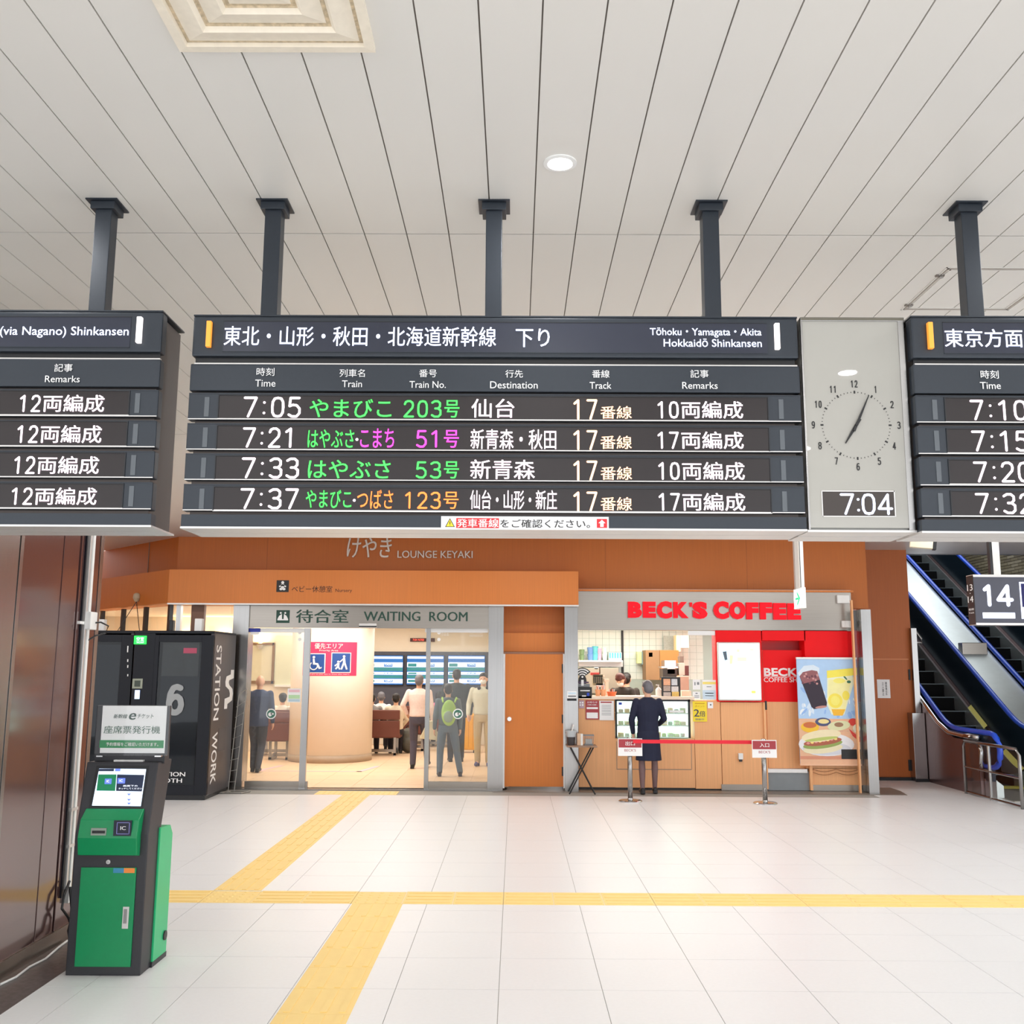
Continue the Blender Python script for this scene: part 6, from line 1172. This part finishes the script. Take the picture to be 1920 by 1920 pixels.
    # hair
    if hstyle != 'bald':
        h = MB(); ball(h, tr((0, -.006, .152)), (.083, .1, .082), hair, 16); ball(h, tr((0, -.038, .11)), (.08, .074, .085), hair, 14)
        if hstyle == 'bob': ball(h, tr((0, -.02, .09)), (.092, .085, .09), hair, 14); ball(h, tr((0, .075, .16)), (.07, .03, .04), hair, 10)
        if hstyle == 'bun': ball(h, tr((0, -.12, .13)), .04, hair, 10)
        if hstyle == 'pony': limb(h, [tr((0, -.1, .15)), tr((0, -.15, .09)), tr((0, -.13, .0))], [.03, .035, .02], hair)
        if hstyle in ('short', 'bun'): ball(h, tr((0, .05, .19)), (.06, .05, .025), hair, 10)
        skinmesh(h, 'hair', t, .009, s, lean, 3, zoff=dz)
    # garments
    g = MB(); hem = .80 if coat else .93
    fl_ = [(0, 0, hem, .17 if coat else .15, .125 if coat else .11), (0, 0, .95, .165, .12), (0, 0, 1.08, .158, .112), (0, 0, 1.22, .178, .12), (0, 0, 1.33, .196, .112), (0, 0, 1.385, .18, .09), (0, -.005, 1.425, .1, .066), (0, -.008, 1.445, .064, .058)]
    if sit: fl_ = fl_[1:] if coat else fl_
    loft(g, lt(fl_), top)
    for sd in 'LR':
        sh_, el, wr = Vector(V('sho'+sd)), Vector(V('elb'+sd)), Vector(V('wri'+sd))
        if short_sleeve: limb(g, [sh_, sh_.lerp(el, .75)], [.062, .056], top)
        else: limb(g, [sh_, el, el.lerp(wr, .93)], [.062, .05, .038], top)
    skinmesh(g, 'jacket' if coat else 'top', t, vox, s, lean, 3, zoff=dz)
    if bottom and not skirt:
        g = MB(); loft(g, [(0, 0, (.98 if not coat else .9)+dz, .152, .11), (0, 0, .88+dz, .165, .118), (0, 0, .80+dz if not sit else .82+dz, .14, .11)], bottom)
        for sd in 'LR':
            hi, kn, an = Vector(V('hip'+sd)), Vector(V('knee'+sd)), Vector(V('ankle'+sd)); limb(g, [hi, hi.lerp(kn, .5), kn, an+Vector((0, -.005, .0))], [.09, .086, .07, .056], bottom)
        skinmesh(g, 'trousers', t, vox, s, lean, 3, zoff=dz)
    if skirt:
        g = MB(); loft(g, [(0, 0, 1.0, .135, .1), (0, -.005, .9, .172, .13), (0, -.01, .78, .178, .138), (0, -.01, .6, .19, .145), (0, -.01, .5, .2, .15)], bottom); skinmesh(g, 'skirt', t, vox, s, lean, 3)
    for sd, sg in (('L', -1), ('R', 1)):
        an = Vector(V('ankle'+sd)); g = MB(); an.z = max(an.z, .07); limb(g, [an+Vector((0, -.035, -.03)), an+Vector((sg*.01, .06, -.042)), an+Vector((sg*.014, .13, -.05))], [.04, .04, .032], shoes); g.box(an.x-.035, an.x+.035, an.y-.07, an.y+.0, an.z-.088, an.z-.05, shoes)
        g.v = [(x, y, max(z, an.z-.088)) for x, y, z in g.v]
        skinmesh(g, 'shoe', t, .01, s, 0, 2, zoff=99)
    return t
def C(n, c_, **k): return M('cloth_'+n, c_, k.pop('r', .8), noise=.06, scale=(30, 30, 30), **k)
def fp(px, py): q = onz(px, py); return Vector((q.x, q.y, 0))
NV = C('navy', (24, 30, 56)); 
q = fp(1217, 1489)
person('woman in navy suit and skirt standing before the lit cake display', q, 0, 1.66, NV, NV, skin=SKIN, hair=HAIRG, hstyle='short', skirt=True, vox=.008, coat=True, tights=M('tights', (118, 92, 92), .5), hyaw=.35, J=dict(elbL=(-.25, 0, 1.1), wriL=(-.22, .08, .9), elbR=(.25, .02, 1.12), wriR=(.18, .16, 1.02), ankleL=(-.1, -.02, .09), ankleR=(.1, .08, .09), kneeR=(.1, .06, .49)))
q = fp(480, 1448)
person('bald man in dark blue jacket walking away behind the left glass leaf', q, .05, 1.68, C('denim_navy', (36, 50, 84)), C('dark_trousers', (40, 38, 48)), skin=SKIN2, hstyle='bald', coat=True, J=dict(kneeL=(-.07, .08, .5), ankleL=(-.05, -.03, .1), kneeR=(.08, .02, .49), ankleR=(.05, -.12, .1), wriL=(-.27, .02, .86)), lean=.03, wide=1.08)
q = fp(783, 1441)
person('grey-haired man in pale pink shirt and dark trousers walking into the waiting room', q, -.1, 1.70, C('pale_pink', (236, 214, 206)), C('slate', (78, 74, 88)), skin=SKIN2, hair=HAIRG, J=dict(elbL=(-.29, -.06, 1.14), wriL=(-.24, .08, .98), kneeL=(-.09, .04, .49), ankleL=(-.08, -.06, .09), kneeR=(.11, .2, .52), ankleR=(.13, .24, .12)), wide=1.08)
kq = fp(838, 1456); LG_ = C('grey_jacket', (92, 106, 116))
person('dark-haired boy in grey jacket and blue-grey trousers wearing green backpack', kq, .15, 1.56, LG_, C('blue_grey', (96, 112, 130)), J=dict(kneeL=(-.13, .03, .49), ankleL=(-.14, .0, .09), kneeR=(.17, .02, .49), ankleR=(.24, -.02, .09), hipR=(.1, 0, .9)), shoes=C('shoe_grey', (70, 66, 70)), wide=1.05)
bp = thing('backpack', 'lime green backpack worn by the boy in grey', 'backpack', (kq.x+.03, kq.y-.2, .85)); GN = C('lime', (166, 206, 96)); GN2 = C('grey_green', (150, 170, 150)); ORG[bp.name] = Vector()
g = MB(); ball(g, (0, 0, .22), (.13, .08, .22), GN, 16); ball(g, (0, -.06, .14), (.11, .055, .13), GN, 12); skinmesh(g, 'bag_body', bp, .01, 1, 0, 4)
g = MB(); ball(g, (0, -.1, .16), (.085, .035, .1), GN2, 12); skinmesh(g, 'front_pocket', bp, .009, 1, 0, 2)
for sg in (-1, 1): o = MB().tube([(sg*.1, -.02, .4), (sg*.12, .07, .47), (sg*.13, .19, .44), (sg*.14, .2, .3)], .016, GN).build('strap', None); o.parent = bp
q = fp(853, 1430)
person('tall man in dark patterned jacket facing the timetable screens', Vector((q.x, 19.9, 0)), .2, 1.80, M('dark_camo', (34, 44, 46), .7, noise=.5, scale=(40, 40, 40)), C('dark_trousers', (40, 38, 48)), coat=True, wide=1.22)
q = fp(905, 1437)
person('man with headphones and beige top facing out beside steel pillar', q, pi-.1, 1.74, C('light_khaki', (206, 204, 184)), C('khaki', (196, 176, 136)), hair=HAIRK, J=dict(elbL=(-.26, .0, 1.12), wriL=(-.2, .22, 1.02), elbR=(.27, 0, 1.12), wriR=(.26, .15, .92)), mask=True, shoes=C('violet_shoe', (90, 84, 130)), wide=1.12)
hp_ = thing('headphones', 'dark headphones hung round the neck of man in beige', 'headphones', (q.x, q.y, 1.45)); ORG[hp_.name] = Vector()
o = MB().tube([(.11*cos(a), .09*sin(a), .02) for a in [pi*i/8 for i in range(9)]], .012, BLK).build('band', None); o.parent = hp_
for sg in (-1, 1): g = MB(); ball(g, (sg*.08, -.08, 0), (.035, .02, .04), BLK, 12); o = g.build('ear_cup', None); o.parent = hp_
# seated people: heads and shoulders over the benches
WS = C('white_shirt', (232, 230, 226)); 
for lb, px, Yb, top, hair, hs in (('seated man in cream shirt on the bench beside the round column', 741, 21.14, C('cream_shirt', (226, 212, 190)), HAIRK, 'short'), ('seated grey-haired person in black and white, one row ahead', 713, 22.24, WS, HAIRG, 'short'), ('seated dark-haired person in grey half hidden by the column', 695, 21.14, C('mid_grey', (150, 146, 144)), HAIRK, 'short'), ('seated man in white shirt behind the left glass leaf', 527, 20.94, WS, HAIRK, 'short'), ('seated person in pink behind the boy with green backpack', 822, 23.34, C('pink', (226, 110, 150)), HAIRK, 'bob')):
    x = at(px, 1330, Yb).x
    person(lb, Vector((x, Yb+.12, 0)), .1 if px != 527 else -.4, 1.68, top, C('dark_trousers', (40, 38, 48)), hair=hair, hstyle=hs, sit=True, vox=.014, hyaw=0 if px != 527 else .6)
# staff behind the counter on its raised floor
AP = C('staff_black', (52, 46, 42))
p1 = at(1163, 1290, 16.55); person('masked brown-haired staff member in black bending over the counter', Vector((p1.x+.1, 16.75, .15)), pi-.5, 1.62, AP, AP, hair=HAIRB, hstyle='bob', mask=True, lean=.22, hnod=.45, J=dict(elbL=(-.26, .1, 1.12), wriL=(-.12, .3, 1.06), elbR=(.26, .1, 1.12), wriR=(.14, .3, 1.05)), vox=.009)
p1 = at(1175, 1290, 17.6); person('dark-haired staff member turned away behind the masked one', Vector((p1.x, 17.6, .1)), -.3, 1.66, AP, AP, hair=HAIRK, hstyle='bun', vox=.011)
# bags and luggage
p = fp(878, 1411); t = thing('suitcase', 'tall mustard yellow hard suitcase beyond the right glass leaf', 'suitcase', p); SU = M('mustard', (240, 176, 50), .35, noise=.02)
MB().box(p.x-.24, p.x+.2, p.y-.14, p.y+.14, .06, .84, SU).build('shell', t, bev=.05)
for k in range(4): MB().box(p.x-.19+k*.095, p.x-.175+k*.095, p.y-.147, p.y-.138, .12, .78, M('mustard_dark', (214, 150, 36), .4)).build('rib', t)
for sx in (-.18, .14):
    for sy in (-.09, .09): MB().lathe([(.03, 0), (.03, .05), (.02, .06)], (p.x+sx, p.y+sy, 0), BLK, n=10).build('wheel', t)
MB().tube([(p.x-.1, p.y+.1, .83), (p.x-.1, p.y+.1, 1.02), (p.x+.06, p.y+.1, 1.02), (p.x+.06, p.y+.1, .83)], .01, ALU).build('handle', t)
p = fp(765, 1412); t = thing('floor_rucksack', 'bulging grey-olive rucksack on the floor beside the brown bench', 'rucksack', p); ORG[t.name] = Vector(); OL = C('olive_grey', (98, 96, 88))
g = MB(); ball(g, (0, 0, .27), (.2, .15, .27), OL, 16); ball(g, (.02, -.12, .2), (.13, .07, .14), OL, 12); skinmesh(g, 'bag_body', t, .014, 1, 0, 4)
o = MB().tube([(-.05, -.02, .53), (-.02, -.02, .58), (.04, -.02, .58), (.06, -.02, .53)], .012, BLK).build('top_loop', None); o.parent = t
p = fp(811, 1445); t = thing('tote_bag', 'cream canvas tote bag hanging by the boy in grey', 'tote bag', (p.x, kq.y+.15, .62)); ORG[t.name] = Vector(); TO = C('canvas', (232, 220, 184))
o = MB().prism([(-.17, 0), (.15, -.03), (.1, .3), (-.03, .3)], -.04, .04, TO, 'y').build('bag_body', None, bev=.015); o.parent = t
o = MB().tube([(-.01, 0, .29), (.03, 0, .42), (.08, 0, .29)], .008, TO).build('handle', None); o.parent = t
dg = bpy.context.evaluated_depsgraph_get(); dg.update()
done = [(o, bpy.data.meshes.new_from_object(o.evaluated_get(dg))) for o in SKINJOBS]
for o, me in done:
    mats = list(o.data.materials); o.modifiers.clear(); o.data = me
    if len(me.materials) == 0:
        for m in mats: me.materials.append(m)
    for p in me.polygons: p.use_smooth = True
run_jobs()
